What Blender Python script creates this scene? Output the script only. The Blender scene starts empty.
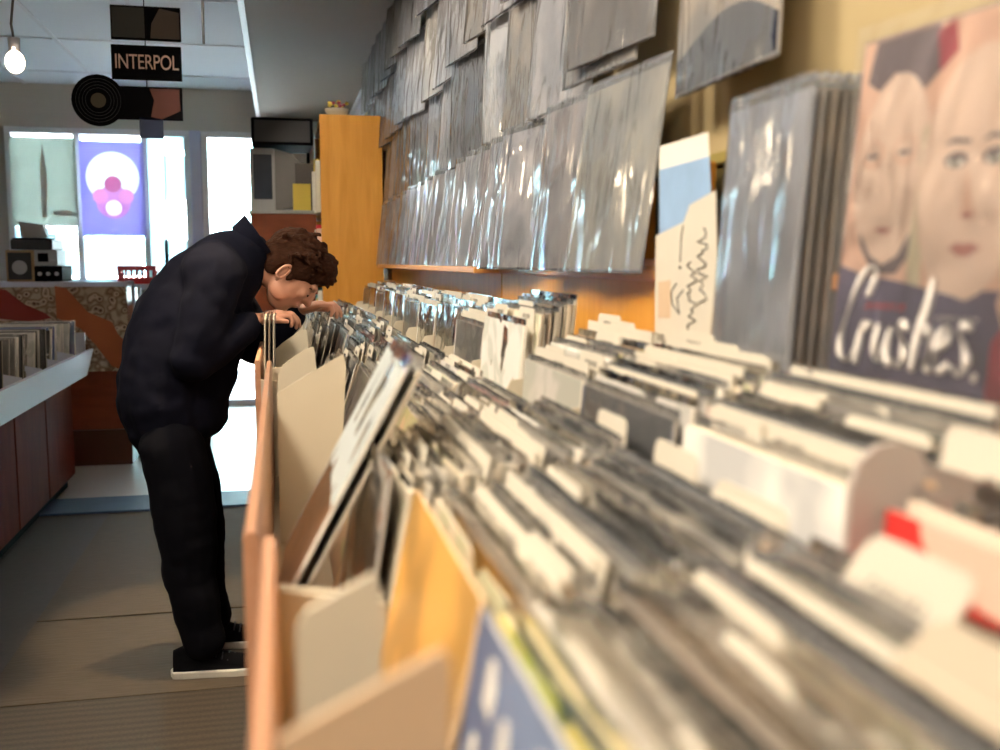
import bpy, bmesh, math, random
from mathutils import Vector, Matrix, noise
R = random.Random(7)
C = bpy.context.scene.collection
SC = bpy.context.scene
PI = math.pi
rad = math.radians
CZ = 1.25            # camera height
YAW, PITCH, F = rad(12.33), rad(6.45), 1000.0
cy_, sy_, cp_, sp_ = math.cos(YAW), math.sin(YAW), math.cos(PITCH), math.sin(PITCH)
FW = Vector((sy_*cp_, cy_*cp_, -sp_)); RT = Vector((cy_, -sy_, 0)); UP = Vector((sy_*sp_, cy_*sp_, cp_))

def P(px, py, X=None, Y=None, Z=None):
    """world point seen at a pixel of the photograph, on a plane of constant X, Y or Z"""
    d = FW + RT*((px-500)/F) + UP*((375-py)/F)
    if X is not None: t = X/d.x
    elif Y is not None: t = Y/d.y
    else: t = (Z-CZ)/d.z
    return Vector((0, 0, CZ)) + d*t

# ------------------------------------------------------------------ materials
def nt(name):
    m = bpy.data.materials.new(name); m.use_nodes = True
    return m, m.node_tree, m.node_tree.nodes, m.node_tree.links, m.node_tree.nodes['Principled BSDF']

def mat(name, col, rough=.6, var=.12, scale=12, bump=.0, metal=0, spec=.5, coat=0, stretch=(1, 1, 1), emit=None, es=1, thru=0):
    m, t, n, l, b = nt(name)
    b.inputs['Roughness'].default_value = rough; b.inputs['Metallic'].default_value = metal
    b.inputs['Specular IOR Level'].default_value = spec; b.inputs['Coat Weight'].default_value = coat
    tc = n.new('ShaderNodeTexCoord'); mp = n.new('ShaderNodeMapping'); mp.inputs['Scale'].default_value = stretch
    nz = n.new('ShaderNodeTexNoise'); nz.inputs['Scale'].default_value = scale; nz.inputs['Detail'].default_value = 5
    l.new(tc.outputs['Object'], mp.inputs[0]); l.new(mp.outputs[0], nz.inputs[0])
    mx = n.new('ShaderNodeMix'); mx.data_type = 'RGBA'
    mx.inputs[6].default_value = [c*(1-var) for c in col]+[1]; mx.inputs[7].default_value = [min(1, c*(1+var)) for c in col]+[1]
    l.new(nz.outputs[0], mx.inputs[0]); l.new(mx.outputs[2], b.inputs['Base Color'])
    if bump:
        bp = n.new('ShaderNodeBump'); bp.inputs['Strength'].default_value = bump; bp.inputs['Distance'].default_value = .01
        l.new(nz.outputs[0], bp.inputs['Height']); l.new(bp.outputs[0], b.inputs['Normal'])
    if emit:
        b.inputs['Emission Color'].default_value = list(emit)+[1]; b.inputs['Emission Strength'].default_value = es
    if thru:     # thin paper or cloth that lets daylight through
        tl = n.new('ShaderNodeBsdfTranslucent'); l.new(mx.outputs[2], tl.inputs[0]); ms = n.new('ShaderNodeMixShader'); ms.inputs[0].default_value = thru
        l.new(b.outputs[0], ms.inputs[1]); l.new(tl.outputs[0], ms.inputs[2]); l.new(ms.outputs[0], n['Material Output'].inputs[0])
    return m

def wood(name, c1, c2, rough=.4, axis=(1, 1, 8), scale=3, spec=.4):
    m, t, n, l, b = nt(name)
    tc = n.new('ShaderNodeTexCoord'); mp = n.new('ShaderNodeMapping'); mp.inputs['Scale'].default_value = axis
    nz = n.new('ShaderNodeTexNoise'); nz.inputs['Scale'].default_value = scale; nz.inputs['Detail'].default_value = 8; nz.inputs['Distortion'].default_value = 1.2
    cr = n.new('ShaderNodeValToRGB'); cr.color_ramp.elements[0].position = .3; cr.color_ramp.elements[1].position = .7
    cr.color_ramp.elements[0].color = list(c1)+[1]; cr.color_ramp.elements[1].color = list(c2)+[1]
    l.new(tc.outputs['Object'], mp.inputs[0]); l.new(mp.outputs[0], nz.inputs[0]); l.new(nz.outputs[0], cr.inputs[0]); l.new(cr.outputs[0], b.inputs['Base Color'])
    b.inputs['Roughness'].default_value = rough; b.inputs['Specular IOR Level'].default_value = spec
    return m

def art_mat():
    """printed sleeve art: own colours per object, blotches of picture"""
    m, t, n, l, b = nt('printed_sleeve_art')
    oi = n.new('ShaderNodeObjectInfo'); tc = n.new('ShaderNodeTexCoord')
    mul = n.new('ShaderNodeMath'); mul.operation = 'MULTIPLY'; mul.inputs[1].default_value = 60
    l.new(oi.outputs['Random'], mul.inputs[0])
    add = n.new('ShaderNodeVectorMath'); add.operation = 'ADD'; l.new(tc.outputs['Object'], add.inputs[0]); l.new(mul.outputs[0], add.inputs[1])
    nz = n.new('ShaderNodeTexNoise'); nz.inputs['Scale'].default_value = 7; nz.inputs['Detail'].default_value = 3; nz.inputs['Distortion'].default_value = .8
    l.new(add.outputs[0], nz.inputs[0])
    hs = n.new('ShaderNodeHueSaturation'); hs.inputs['Hue'].default_value = .56; hs.inputs['Value'].default_value = .75; l.new(oi.outputs['Color'], hs.inputs['Color'])
    r1 = n.new('ShaderNodeValToRGB'); r1.color_ramp.elements[0].position = .5; r1.color_ramp.elements[1].position = .56; l.new(nz.outputs[0], r1.inputs[0])
    mx = n.new('ShaderNodeMix'); mx.data_type = 'RGBA'; l.new(r1.outputs[0], mx.inputs[0]); l.new(oi.outputs['Color'], mx.inputs[6]); l.new(hs.outputs[0], mx.inputs[7])
    r2 = n.new('ShaderNodeValToRGB'); r2.color_ramp.elements[0].position = .66; r2.color_ramp.elements[1].position = .7; l.new(nz.outputs[0], r2.inputs[0])
    mx2 = n.new('ShaderNodeMix'); mx2.data_type = 'RGBA'; mx2.inputs[7].default_value = (.85, .8, .72, 1)
    l.new(r2.outputs[0], mx2.inputs[0]); l.new(mx.outputs[2], mx2.inputs[6]); l.new(mx2.outputs[2], b.inputs['Base Color'])
    b.inputs['Roughness'].default_value = .35
    return m

def edge_mat():
    m, t, n, l, b = nt('sleeve_card_edge')
    oi = n.new('ShaderNodeObjectInfo')
    mx = n.new('ShaderNodeMix'); mx.data_type = 'RGBA'; mx.inputs[0].default_value = .55; mx.inputs[7].default_value = (.82, .72, .56, 1)
    l.new(oi.outputs['Color'], mx.inputs[6]); l.new(mx.outputs[2], b.inputs['Base Color']); b.inputs['Roughness'].default_value = .6
    return m

def plastic(name, haze=.10, gl=.02, rough=.12, bump=.4, scale=9, stretch=(1, 1, 1), tint=(1, 1, 1)):
    m, t, n, l, b = nt(name); n.remove(b)
    out = n['Material Output']
    tr = n.new('ShaderNodeBsdfTransparent'); g = n.new('ShaderNodeBsdfGlossy'); g.inputs['Roughness'].default_value = rough
    tr.inputs[0].default_value = list(tint)+[1]
    df = n.new('ShaderNodeBsdfDiffuse'); df.inputs[0].default_value = (.85, .87, .9, 1)
    fr = n.new('ShaderNodeFresnel'); fr.inputs['IOR'].default_value = 1.5
    tc = n.new('ShaderNodeTexCoord'); mp = n.new('ShaderNodeMapping'); mp.inputs['Scale'].default_value = stretch
    oi = n.new('ShaderNodeObjectInfo'); mul = n.new('ShaderNodeMath'); mul.operation = 'MULTIPLY'; mul.inputs[1].default_value = 40
    l.new(oi.outputs['Random'], mul.inputs[0]); l.new(mul.outputs[0], mp.inputs['Location'])
    nz = n.new('ShaderNodeTexNoise'); nz.inputs['Scale'].default_value = scale; nz.inputs['Detail'].default_value = 2.5; nz.inputs['Distortion'].default_value = .6
    l.new(tc.outputs['Object'], mp.inputs[0]); l.new(mp.outputs[0], nz.inputs[0])
    bp = n.new('ShaderNodeBump'); bp.inputs['Strength'].default_value = bump; bp.inputs['Distance'].default_value = .02
    l.new(nz.outputs[0], bp.inputs['Height']); l.new(bp.outputs[0], g.inputs['Normal']); l.new(bp.outputs[0], fr.inputs['Normal'])
    ad = n.new('ShaderNodeMath'); ad.operation = 'ADD'; ad.use_clamp = True; ad.inputs[1].default_value = gl; l.new(fr.outputs[0], ad.inputs[0])
    m1 = n.new('ShaderNodeMixShader'); m1.inputs[0].default_value = haze; l.new(tr.outputs[0], m1.inputs[1]); l.new(df.outputs[0], m1.inputs[2])
    m2 = n.new('ShaderNodeMixShader'); l.new(ad.outputs[0], m2.inputs[0]); l.new(m1.outputs[0], m2.inputs[1]); l.new(g.outputs[0], m2.inputs[2])
    l.new(m2.outputs[0], out.inputs[0])
    return m

def soft_art(name, k=.25):
    m, t, n, l, b = nt(name)
    oi = n.new('ShaderNodeObjectInfo'); tc = n.new('ShaderNodeTexCoord'); ad = n.new('ShaderNodeVectorMath'); mu = n.new('ShaderNodeMath'); mu.operation = 'MULTIPLY'; mu.inputs[1].default_value = 50
    l.new(oi.outputs['Random'], mu.inputs[0]); l.new(tc.outputs['Object'], ad.inputs[0]); l.new(mu.outputs[0], ad.inputs[1])
    nz = n.new('ShaderNodeTexNoise'); nz.inputs['Scale'].default_value = 9; nz.inputs['Detail'].default_value = 2; l.new(ad.outputs[0], nz.inputs[0])
    cr = n.new('ShaderNodeValToRGB'); cr.color_ramp.elements[0].position = .42; cr.color_ramp.elements[1].position = .6; cr.color_ramp.elements[0].color = (1-k*1.6, 1-k*1.5, 1-k*1.3, 1); l.new(nz.outputs[0], cr.inputs[0])
    mx = n.new('ShaderNodeMix'); mx.data_type = 'RGBA'; mx.blend_type = 'MULTIPLY'; mx.inputs[0].default_value = 1; l.new(oi.outputs['Color'], mx.inputs[6]); l.new(cr.outputs[0], mx.inputs[7]); l.new(mx.outputs[2], b.inputs['Base Color'])
    b.inputs['Roughness'].default_value = .4
    return m
ART, EDGE, SOFT = art_mat(), edge_mat(), soft_art('soft_printed_art')
CLEAR = plastic('clear_poly_sleeve')
WAVY = plastic('wrinkled_poly_sleeve', haze=.17, gl=.26, rough=.11, bump=.75, scale=2.6, stretch=(1, 4.2, .8))
GLASS = plastic('window_glass', haze=.0, gl=.0, rough=.02, bump=0)
M = dict(
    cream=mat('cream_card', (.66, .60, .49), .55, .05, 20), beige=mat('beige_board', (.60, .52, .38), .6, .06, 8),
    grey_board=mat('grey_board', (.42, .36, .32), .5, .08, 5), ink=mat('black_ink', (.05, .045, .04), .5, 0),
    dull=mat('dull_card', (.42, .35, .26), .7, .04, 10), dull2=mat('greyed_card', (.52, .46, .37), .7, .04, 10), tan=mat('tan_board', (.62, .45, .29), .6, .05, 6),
    oak=wood('orange_oak', (.62, .27, .07), (.78, .38, .12), .35, (4, .6, 4)), oakv=wood('orange_oak_panel', (.60, .26, .035), (.72, .34, .06), .4, (6, 6, .6)),
    pine=wood('pine_rail', (.47, .235, .13), (.55, .30, .18), .4, (5, .5, 5)),
    redwood=wood('dark_red_wood', (.11, .018, .008), (.17, .03, .013), .75, (3, 3, .8), 3, .08),
    brown=wood('red_brown_wood', (.20, .045, .015), (.28, .07, .025), .4, (1, 4, 4)),
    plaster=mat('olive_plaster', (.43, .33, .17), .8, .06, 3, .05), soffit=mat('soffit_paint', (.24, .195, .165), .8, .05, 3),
    white=mat('white_paint', (.82, .82, .84), .6, .03, 6), tile=mat('ceiling_tile', (.88, .90, .93), .9, .03, 40, .05),
    offwall=mat('left_wall_paint', (.45, .40, .36), .8, .05, 4), trimw=mat('grey_moulding', (.62, .60, .62), .5, .03, 8),
    siding=mat('lintel_boards', (.66, .62, .54), .7, .06, 6, .1, stretch=(.3, 1, 12)),
    lav=mat('lavender_frame', (.62, .64, .82), .5, .03, 6), laminate=mat('white_laminate', (.74, .76, .88), .35, .03, 6),
    black=mat('black_plastic', (.004, .004, .005), .8, .1, 10, spec=.05), darkgrey=mat('dark_grey', (.03, .03, .033), .5, .1, 10),
    grey=mat('grey_plastic', (.42, .42, .42), .5, .05, 10), steel=mat('brushed_steel', (.55, .55, .58), .3, .05, 30, metal=1),
    jacket=mat('navy_jacket_cloth', (.0035, .004, .011), .9, .35, 14, .2, spec=.15), trousers=mat('black_trouser_cloth', (.0025, .0025, .005), .9, .3, 18, .2, spec=.12),
    skin=mat('skin', (.62, .30, .19), .5, .08, 14), hair=mat('brown_hair', (.034, .012, .005), .85, .5, 60, .5, spec=.12, stretch=(1, 1, 3)),
    rubber=mat('white_rubber', (.62, .58, .5), .6, .05, 20), lace=mat('shoe_lace', (.03, .03, .035), .7, .1, 20),
    red=mat('red_plastic', (.70, .03, .04), .35, .08, 8), redprint=mat('red_print', (.72, .035, .03), .35, .05, 6), pinkprint=mat('pale_pink_print', (.78, .50, .38), .4, .03, 6),
    yellow=mat('yellow_card', (.75, .55, .08), .5, .06, 10), blue=mat('blue_print', (.30, .45, .66), .5, .2, 14), navy=mat('navy_card', (.005, .018, .07), .5, .05, 10),
    paper=mat('pale_paper', (.80, .76, .68), .7, .04, 10), olive=mat('dark_olive', (.085, .062, .012), .6, .1, 6), olive2=mat('olive_frame', (.27, .21, .055), .6, .05, 6),
    teal=mat('teal_paper', (.2, .5, .55), .6, .1, 8), peach=mat('peach_print', (.76, .50, .37), .4, .06, 9),
    skin2=mat('pale_face_print', (.78, .60, .48), .4, .05, 9), lips=mat('lip_print', (.50, .22, .18), .4, .04, 9), hairp=mat('dark_hair_print', (.16, .12, .13), .4, .2, 9),
    violet=mat('violet_print', (.13, .11, .18), .4, .25, 7), blond=mat('blond_print', (.62, .55, .38), .4, .1, 12), wine=mat('wine_print', (.42, .06, .08), .4, .1, 9),
    outd=mat('sunlit_render', (.62, .78, .80), .8, .06, 2), street=mat('pale_paving', (.60, .60, .62), .9, .06, 4),
    bulb=mat('lit_bulb', (1, .9, .75), .3, 0, emit=(1, .83, .6), es=14), mag=mat('purple_poster', (.46, .42, .72), .5, .1, 5, thru=.6), wpaper=mat('thin_white_paper', (.85, .88, .86), .7, .03, 5, thru=.6),
)

# ------------------------------------------------------------------ mesh helpers
class MB:
    def __init__(s): s.bm = bmesh.new(); s.mi = 0; s.mats = []
    def m(s, material):
        if material not in s.mats: s.mats.append(material)
        s.mi = s.mats.index(material); return s
    def _f(s, vs):
        try:
            f = s.bm.faces.new(vs); f.material_index = s.mi; return f
        except ValueError: return None
    def box(s, a, b, mtx=None):
        x0, y0, z0 = a; x1, y1, z1 = b
        v = [Vector(p) for p in ((x0,y0,z0),(x1,y0,z0),(x1,y1,z0),(x0,y1,z0),(x0,y0,z1),(x1,y0,z1),(x1,y1,z1),(x0,y1,z1))]
        if mtx: v = [mtx @ p for p in v]
        v = [s.bm.verts.new(p) for p in v]
        for q in ((0,3,2,1),(4,5,6,7),(0,1,5,4),(1,2,6,5),(2,3,7,6),(3,0,4,7)): s._f([v[i] for i in q])
        return s
    def prism(s, pts, h0, h1, axis='Y', mtx=None):
        """2-D outline extruded; axis Y: pts are (x,z), axis X: (y,z), axis Z: (x,y)"""
        def mk(p, h):
            v = Vector((p[0], h, p[1])) if axis == 'Y' else Vector((h, p[0], p[1])) if axis == 'X' else Vector((p[0], p[1], h))
            return s.bm.verts.new(mtx @ v if mtx else v)
        A = [mk(p, h0) for p in pts]; B = [mk(p, h1) for p in pts]
        s._f(A[::-1]); s._f(B)
        for i in range(len(pts)): j = (i+1) % len(pts); s._f([A[i], A[j], B[j], B[i]])
        return s
    def ell(s, c, r, mtx=None, seg=14, rings=9):
        T = Matrix.Translation(Vector(c)) @ Matrix.Diagonal((*r, 1)) if mtx is None else Matrix.Translation(Vector(c)) @ mtx.to_4x4() @ Matrix.Diagonal((*r, 1))
        top = s.bm.verts.new(T @ Vector((0, 0, 1))); bot = s.bm.verts.new(T @ Vector((0, 0, -1))); rg = []
        for i in range(1, rings):
            ph = PI*i/rings; rg.append([s.bm.verts.new(T @ Vector((math.sin(ph)*math.cos(2*PI*k/seg), math.sin(ph)*math.sin(2*PI*k/seg), math.cos(ph)))) for k in range(seg)])
        for k in range(seg):
            s._f([top, rg[0][k], rg[0][(k+1) % seg]]); s._f([bot, rg[-1][(k+1) % seg], rg[-1][k]])
        for A, B_q in zip(rg, rg[1:]):
            for k in range(seg): s._f([A[k], B_q[k], B_q[(k+1) % seg], A[(k+1) % seg]])
        return s
    def chain(s, pts, step=.012, sc=(1, 1, 1)):
        """row of overlapping ellipsoids through (point, radius) stations, for remeshing"""
        for (a, ra), (b, rb) in zip(pts, pts[1:]):
            a, b = Vector(a), Vector(b); n = max(2, int((b-a).length/step))
            for i in range(n+1):
                t = i/n; r = ra+(rb-ra)*t; s.ell(a.lerp(b, t), (r*sc[0], r*sc[1], r*sc[2]), seg=12, rings=8)
        return s
    def tube(s, pts, r, seg=8, cap=True):
        pts = [Vector(p) for p in pts]; rr = r if isinstance(r, (list, tuple)) else [r]*len(pts)
        rings = []
        for i, p in enumerate(pts):
            d = (pts[min(i+1, len(pts)-1)]-pts[max(i-1, 0)]).normalized()
            a = Vector((0, 0, 1)) if abs(d.z) < .9 else Vector((1, 0, 0))
            u = d.cross(a).normalized(); w = d.cross(u)
            rings.append([s.bm.verts.new(p+(u*math.cos(2*PI*k/seg)+w*math.sin(2*PI*k/seg))*rr[i]) for k in range(seg)])
        for A, B in zip(rings, rings[1:]):
            for k in range(seg): s._f([A[k], A[(k+1) % seg], B[(k+1) % seg], B[k]])
        if cap: s._f(rings[0][::-1]); s._f(rings[-1])
        return s
    def disc(s, c, r, h, axis='Y', seg=32):
        pts = [(c[0 if axis != 'X' else 1]+r*math.cos(2*PI*k/seg), c[2 if axis != 'Z' else 1]+r*math.sin(2*PI*k/seg)) for k in range(seg)]
        base = {'Y': c[1], 'X': c[0], 'Z': c[2]}[axis]
        return s.prism(pts, base, base+h, axis)
    def grid(s, fn, nu, nv):
        V = [[s.bm.verts.new(fn(i/nu, j/nv)) for j in range(nv+1)] for i in range(nu+1)]
        for i in range(nu):
            for j in range(nv): s._f([V[i][j], V[i+1][j], V[i+1][j+1], V[i][j+1]])
        return s
    def mesh(s, name, smooth=False):
        bmesh.ops.recalc_face_normals(s.bm, faces=s.bm.faces)
        me = bpy.data.meshes.new(name); s.bm.to_mesh(me); s.bm.free()
        for m_ in s.mats: me.materials.append(m_)
        if smooth:
            for p in me.polygons: p.use_smooth = True
        return me
    def build(s, name, parent=None, smooth=False, bevel=0):
        if not s.mats: s.m(M['white'])
        o = bpy.data.objects.new(name, s.mesh(name, smooth)); C.objects.link(o)
        if parent: o.parent = parent
        if bevel:
            b = o.modifiers.new('bevel', 'BEVEL'); b.width = bevel; b.segments = 2; b.limit_method = 'ANGLE'
        return o

def tag(o, label=None, cat=None, group=None, kind=None):
    if label: o['label'] = label
    if cat: o['category'] = cat
    if group: o['group'] = group
    if kind: o['kind'] = kind
    return o
def empty(name, loc, label=None, cat=None, group=None, rot=(0, 0, 0)):
    o = bpy.data.objects.new(name, None); C.objects.link(o); o.location = loc; o.rotation_euler = rot; o.empty_display_size = .05
    return tag(o, label, cat, group)
def struct(o): o['kind'] = 'structure'; return o
def copy_tree(o, parent=None):
    c = o.copy(); C.objects.link(c)
    if parent: c.parent = parent
    for ch in [x for x in o.children]: copy_tree(ch, c)
    return c
def text_mesh(body, size, material, depth=.0006, spacing=1.0):
    cu = bpy.data.curves.new('letters', 'FONT'); cu.body = body; cu.size = size; cu.extrude = depth; cu.align_x = 'CENTER'; cu.align_y = 'CENTER'; cu.space_character = spacing
    o = bpy.data.objects.new('tmp', cu); C.objects.link(o); bpy.context.view_layer.update()
    me = bpy.data.meshes.new_from_object(o.evaluated_get(bpy.context.evaluated_depsgraph_get()))
    bpy.data.objects.remove(o); me.materials.clear(); me.materials.append(material); return me
def remesh(mb, name, parent, voxel, smooth_it=4, disp=None):
    o = mb.build(name, parent)
    r = o.modifiers.new('r', 'REMESH'); r.mode = 'VOXEL'; r.voxel_size = voxel; r.use_smooth_shade = True
    if smooth_it:
        sm = o.modifiers.new('s', 'SMOOTH'); sm.iterations = smooth_it; sm.factor = .6
    bpy.context.view_layer.update()
    me = bpy.data.meshes.new_from_object(o.evaluated_get(bpy.context.evaluated_depsgraph_get()))
    o.modifiers.clear(); mats = list(o.data.materials); o.data = me
    me.materials.clear(); me.materials.append(mats[0])
    if disp:
        nr = [v.normal.copy() for v in me.vertices]
        for v, n_ in zip(me.vertices, nr): v.co += n_*disp(v.co)
    for p in me.polygons: p.use_smooth = True
    return o

# ------------------------------------------------------------------ room shell
def floor_mat():
    m, t, n, l, b = nt('carpet_tiles')
    tc = n.new('ShaderNodeTexCoord')
    w = n.new('ShaderNodeTexWave'); w.bands_direction = 'Y'; w.inputs['Scale'].default_value = 9; w.inputs['Distortion'].default_value = 2.5; w.inputs['Detail'].default_value = 3
    mp = n.new('ShaderNodeMapping'); mp.inputs['Scale'].default_value = (.25, 1, 1); l.new(tc.outputs['Object'], mp.inputs[0]); l.new(mp.outputs[0], w.inputs[0])
    nz = n.new('ShaderNodeTexNoise'); nz.inputs['Scale'].default_value = 120; l.new(tc.outputs['Object'], nz.inputs[0])
    mx = n.new('ShaderNodeMix'); mx.data_type = 'RGBA'; mx.inputs[6].default_value = (.050, .037, .026, 1); mx.inputs[7].default_value = (.075, .056, .038, 1); l.new(w.outputs[0], mx.inputs[0])
    mx2 = n.new('ShaderNodeMix'); mx2.data_type = 'RGBA'; mx2.blend_type = 'MULTIPLY'; mx2.inputs[0].default_value = .6
    l.new(mx.outputs[2], mx2.inputs[6]); l.new(nz.outputs[0], mx2.inputs[7]); l.new(mx2.outputs[2], b.inputs['Base Color'])
    b.inputs['Roughness'].default_value = .85
    bp = n.new('ShaderNodeBump'); bp.inputs['Strength'].default_value = .3; l.new(nz.outputs[0], bp.inputs['Height']); l.new(bp.outputs[0], b.inputs['Normal'])
    return m
FM = floor_mat()
LINO = mat('pale_lino', (.62, .60, .60), .28, .05, 3)
XL, XR, YF, YB = -2.45, .64, 9.0, -2.2
fl = MB().m(mat('carpet_plain', (.055, .044, .038), .8, .15, 30, .1)).box((XL-.2, YB-.2, -.12), (XR+.3, 5.55, 0)); fl.m(LINO).box((XL-.2, 5.55, -.12), (XR+.3, YF+.3, 0))
struct(fl.build('floor'))
struct(MB().m(M['tile']).box((XL-.2, YB-.2, 2.70), (-.14, YF+.2, 2.82)).build('ceiling'))
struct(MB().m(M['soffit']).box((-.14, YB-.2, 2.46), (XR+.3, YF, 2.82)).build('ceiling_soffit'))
struct(MB().m(M['trimw']).box((-.165, YB, 2.45), (-.135, YF, 2.69)).build('trim_1'))
g = MB().m(M['white'])
for y in (2.4, 3.6, 4.8, 6.0, 7.2, 8.4): g.box((XL, y-.012, 2.693), (-.17, y+.012, 2.702))
for x in (-2.0, -1.4, -.8): g.box((x-.012, YB, 2.692), (x+.012, YF, 2.701))
struct(g.build('trim_2'))
struct(MB().m(M['plaster']).box((XR, YB-.2, 0), (XR+.15, YF+.2, 2.5)).build('wall_right'))
struct(MB().m(M['offwall']).box((XL-.15, YB-.2, 0), (XL, YF+.2, 2.75)).build('wall_left'))
struct(MB().m(M['offwall']).box((XL, YB-.2, 0), (XR, YB-.05, 2.75)).build('wall_back'))
# moulding between wall and soffit, two steps
g = MB().m(M['trimw']).prism([(XR, 2.46), (XR-.055, 2.46), (XR-.05, 2.43), (XR-.03, 2.42), (XR-.028, 2.38), (XR-.012, 2.37), (XR-.01, 2.34), (XR, 2.34)], YB, YF)
struct(g.build('trim_3'))
# far wall with shop window and door
ZW0, ZW1 = 1.06, 2.33
def fx(px, py=200): return P(px, py, Y=YF).x
xw0, xw1, xd0, xd1 = fx(8), fx(192), fx(203), fx(268)
g = MB().m(M['siding']).box((XL, YF, ZW1+.02), (XR, YF+.15, 2.72))
g.m(M['offwall']).box((XL, YF, 0), (xw0, YF+.15, ZW1+.02)).box((xw0, YF, 0), (xw1, YF+.15, ZW0)).box((xd1, YF, 0), (XR, YF+.15, ZW1+.02))
struct(g.build('wall_front'))
def window_unit(name, x0, x1, z0, z1, mull):
    g = MB().m(M['white'])
    t = .05
    g.box((x0, YF-.03, z0), (x1, YF+.1, z0+t)).box((x0, YF-.03, z1-t), (x1, YF+.1, z1)).box((x0, YF-.03, z0+t), (x0+t, YF+.1, z1-t)).box((x1-t, YF-.03, z0+t), (x1, YF+.1, z1-t))
    for x in mull: g.box((x-.025, YF-.02, z0+t), (x+.025, YF+.1, z1-t))
    f = struct(g.build(name, bevel=.004))
    p = MB().m(GLASS).box((x0+t, YF+.03, z0+t), (x1-t, YF+.036, z1-t)).build('glass', f)
    return f
window_unit('window_1', xw0, xw1, ZW0, ZW1+.02, [fx(79), fx(146)])
d = window_unit('door_1', xd0, xd1, .0, ZW1+.02, [])
MB().m(M['steel']).tube([(xd0+.04, YF-.03, .95), (xd0+.04, YF-.07, .98), (xd0+.04, YF-.07, 1.2), (xd0+.04, YF-.03, 1.23)], .012).build('handle', d)
struct(MB().m(M['lav']).box((xw1, YF-.06, 0), (xd0, YF+.15, ZW1+.02)).build('trim_4', bevel=.005))
struct(MB().m(M['laminate']).box((xw0-.05, YF-.3, ZW0-.04), (xw1, YF, ZW0)).build('trim_5', bevel=.004))
# ------------------------------------------------------------------ outside
struct(MB().m(M['street']).box((-14, YF+.3, -.2), (14, 26, -.1)).build('ground'))
b_ = empty('building', (-2, 20, -.1), 'pale rendered building across the street seen through the shop window', 'building')
g = MB().m(M['outd']).box((-12, 0, 0), (14, 3, 6)); g.build('facade', b_)
for i, x in enumerate((-5.5, -3.2, -.9, 1.4, 3.7)):
    w = MB().m(M['white']).box((x-.75, -.06, 1.0), (x+.75, 0.0, 3.0)).build('window_frame', b_)
    MB().m(M['teal']).box((x-.66, -.08, 1.1), (x+.66, -.06, 2.9)).build('pane', w)
b_2 = MB().m(M['teal']).box((-7, -.25, 3.2), (5, 0, 3.6)).build('fascia_board', b_)
# posters in the window
def poster(px0, py0, px1, py1, Y, label, deco):
    a, b = P(px0, py1, Y=Y), P(px1, py0, Y=Y)
    e = empty('window_poster', ((a.x+b.x)/2, Y, a.z), label, 'poster', 'posters in the shop window')
    w, h = (b.x-a.x), (b.z-a.z)
    deco(e, w, h); return e
def halo_mat(w, h):
    m, t, n, l, b = nt('halo_poster_print')
    tc = n.new('ShaderNodeTexCoord')
    def ring(cx, cz, r):
        v = n.new('ShaderNodeVectorMath'); v.operation = 'DISTANCE'; l.new(tc.outputs['Object'], v.inputs[0]); v.inputs[1].default_value = (cx, 0, cz)
        c = n.new('ShaderNodeMath'); c.operation = 'LESS_THAN'; c.inputs[1].default_value = r; l.new(v.outputs['Value'], c.inputs[0]); return c
    prev = (.50, .47, .78, 1)
    for cx, cz, r, col in ((0, h*.62, w*.42, (.93, .93, .93, 1)), (0, h*.36, w*.27, (.72, .45, .72, 1)), (w*.2, h*.42, w*.12, (.8, .5, .7, 1)), (-w*.2, h*.42, w*.12, (.8, .5, .7, 1)), (0, h*.55, w*.13, (.62, .30, .48, 1)), (0, h*.30, w*.13, (.93, .85, .9, 1))):
        mx = n.new('ShaderNodeMix'); mx.data_type = 'RGBA'; l.new(ring(cx, cz, r).outputs[0], mx.inputs[0]); mx.inputs[7].default_value = col
        if isinstance(prev, tuple): mx.inputs[6].default_value = prev
        else: l.new(prev, mx.inputs[6])
        prev = mx.outputs[2]
    l.new(prev, b.inputs['Base Color']); tl = n.new('ShaderNodeBsdfTranslucent'); l.new(prev, tl.inputs[0]); ms = n.new('ShaderNodeMixShader'); ms.inputs[0].default_value = .35
    l.new(b.outputs[0], ms.inputs[1]); l.new(tl.outputs[0], ms.inputs[2]); l.new(ms.outputs[0], n['Material Output'].inputs[0]); return m
def deco1(e, w, h):
    MB().m(halo_mat(w, h)).box((-w/2, 0, 0), (w/2, .002, h)).build('sheet', e)
poster(83, 142, 143, 236, YF-.04, 'purple window poster with a white halo round a small pink figure', deco1)
def deco2(e, w, h):
    MB().m(mat('grey_poster', (.66, .70, .66), .6, .12, 5, thru=.3)).box((-w/2, 0, 0), (w/2, .004, h)).build('sheet', e)
    MB().m(M['paper']).prism([(-w*.06, h*.1), (w*.02, h*.1), (w*.05, h*.55), (w*.0, h*.95), (-w*.05, h*.7)], -.001, 0).box((w*.12, -.001, h*.12), (w*.4, 0, h*.18)).build('printed_stem', e)
poster(13, 138, 75, 226, YF-.04, 'pale grey window poster left of the purple one, with a thin stem', deco2)
FILM = mat('pale_cyan_film', (.74, .90, .95), .5, .04, 3, thru=.55)
def film(rects, label):
    Q = [(P(x0, y1, Y=YF-.015), P(x1, y0, Y=YF-.015)) for x0, y0, x1, y1 in rects]; z0 = min(a_.z for a_, _ in Q); xm = Q[0][0].x
    g = MB().m(FILM)
    for a_, c_ in Q: g.box((a_.x-xm, 0, a_.z-z0), (c_.x-xm, .001, c_.z-z0))
    o = g.build('window_film'); o.location = (xm, YF-.012, z0); tag(o, label, 'window film', 'window films')
film([(12, 228, 76, 276)], 'pale blue film low on the left shop window pane under the grey poster')
film([(108.6, 238, 142, 276), (84, 238, 107.6, 243)], 'pale cyan film low on the middle pane under the purple poster')
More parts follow.
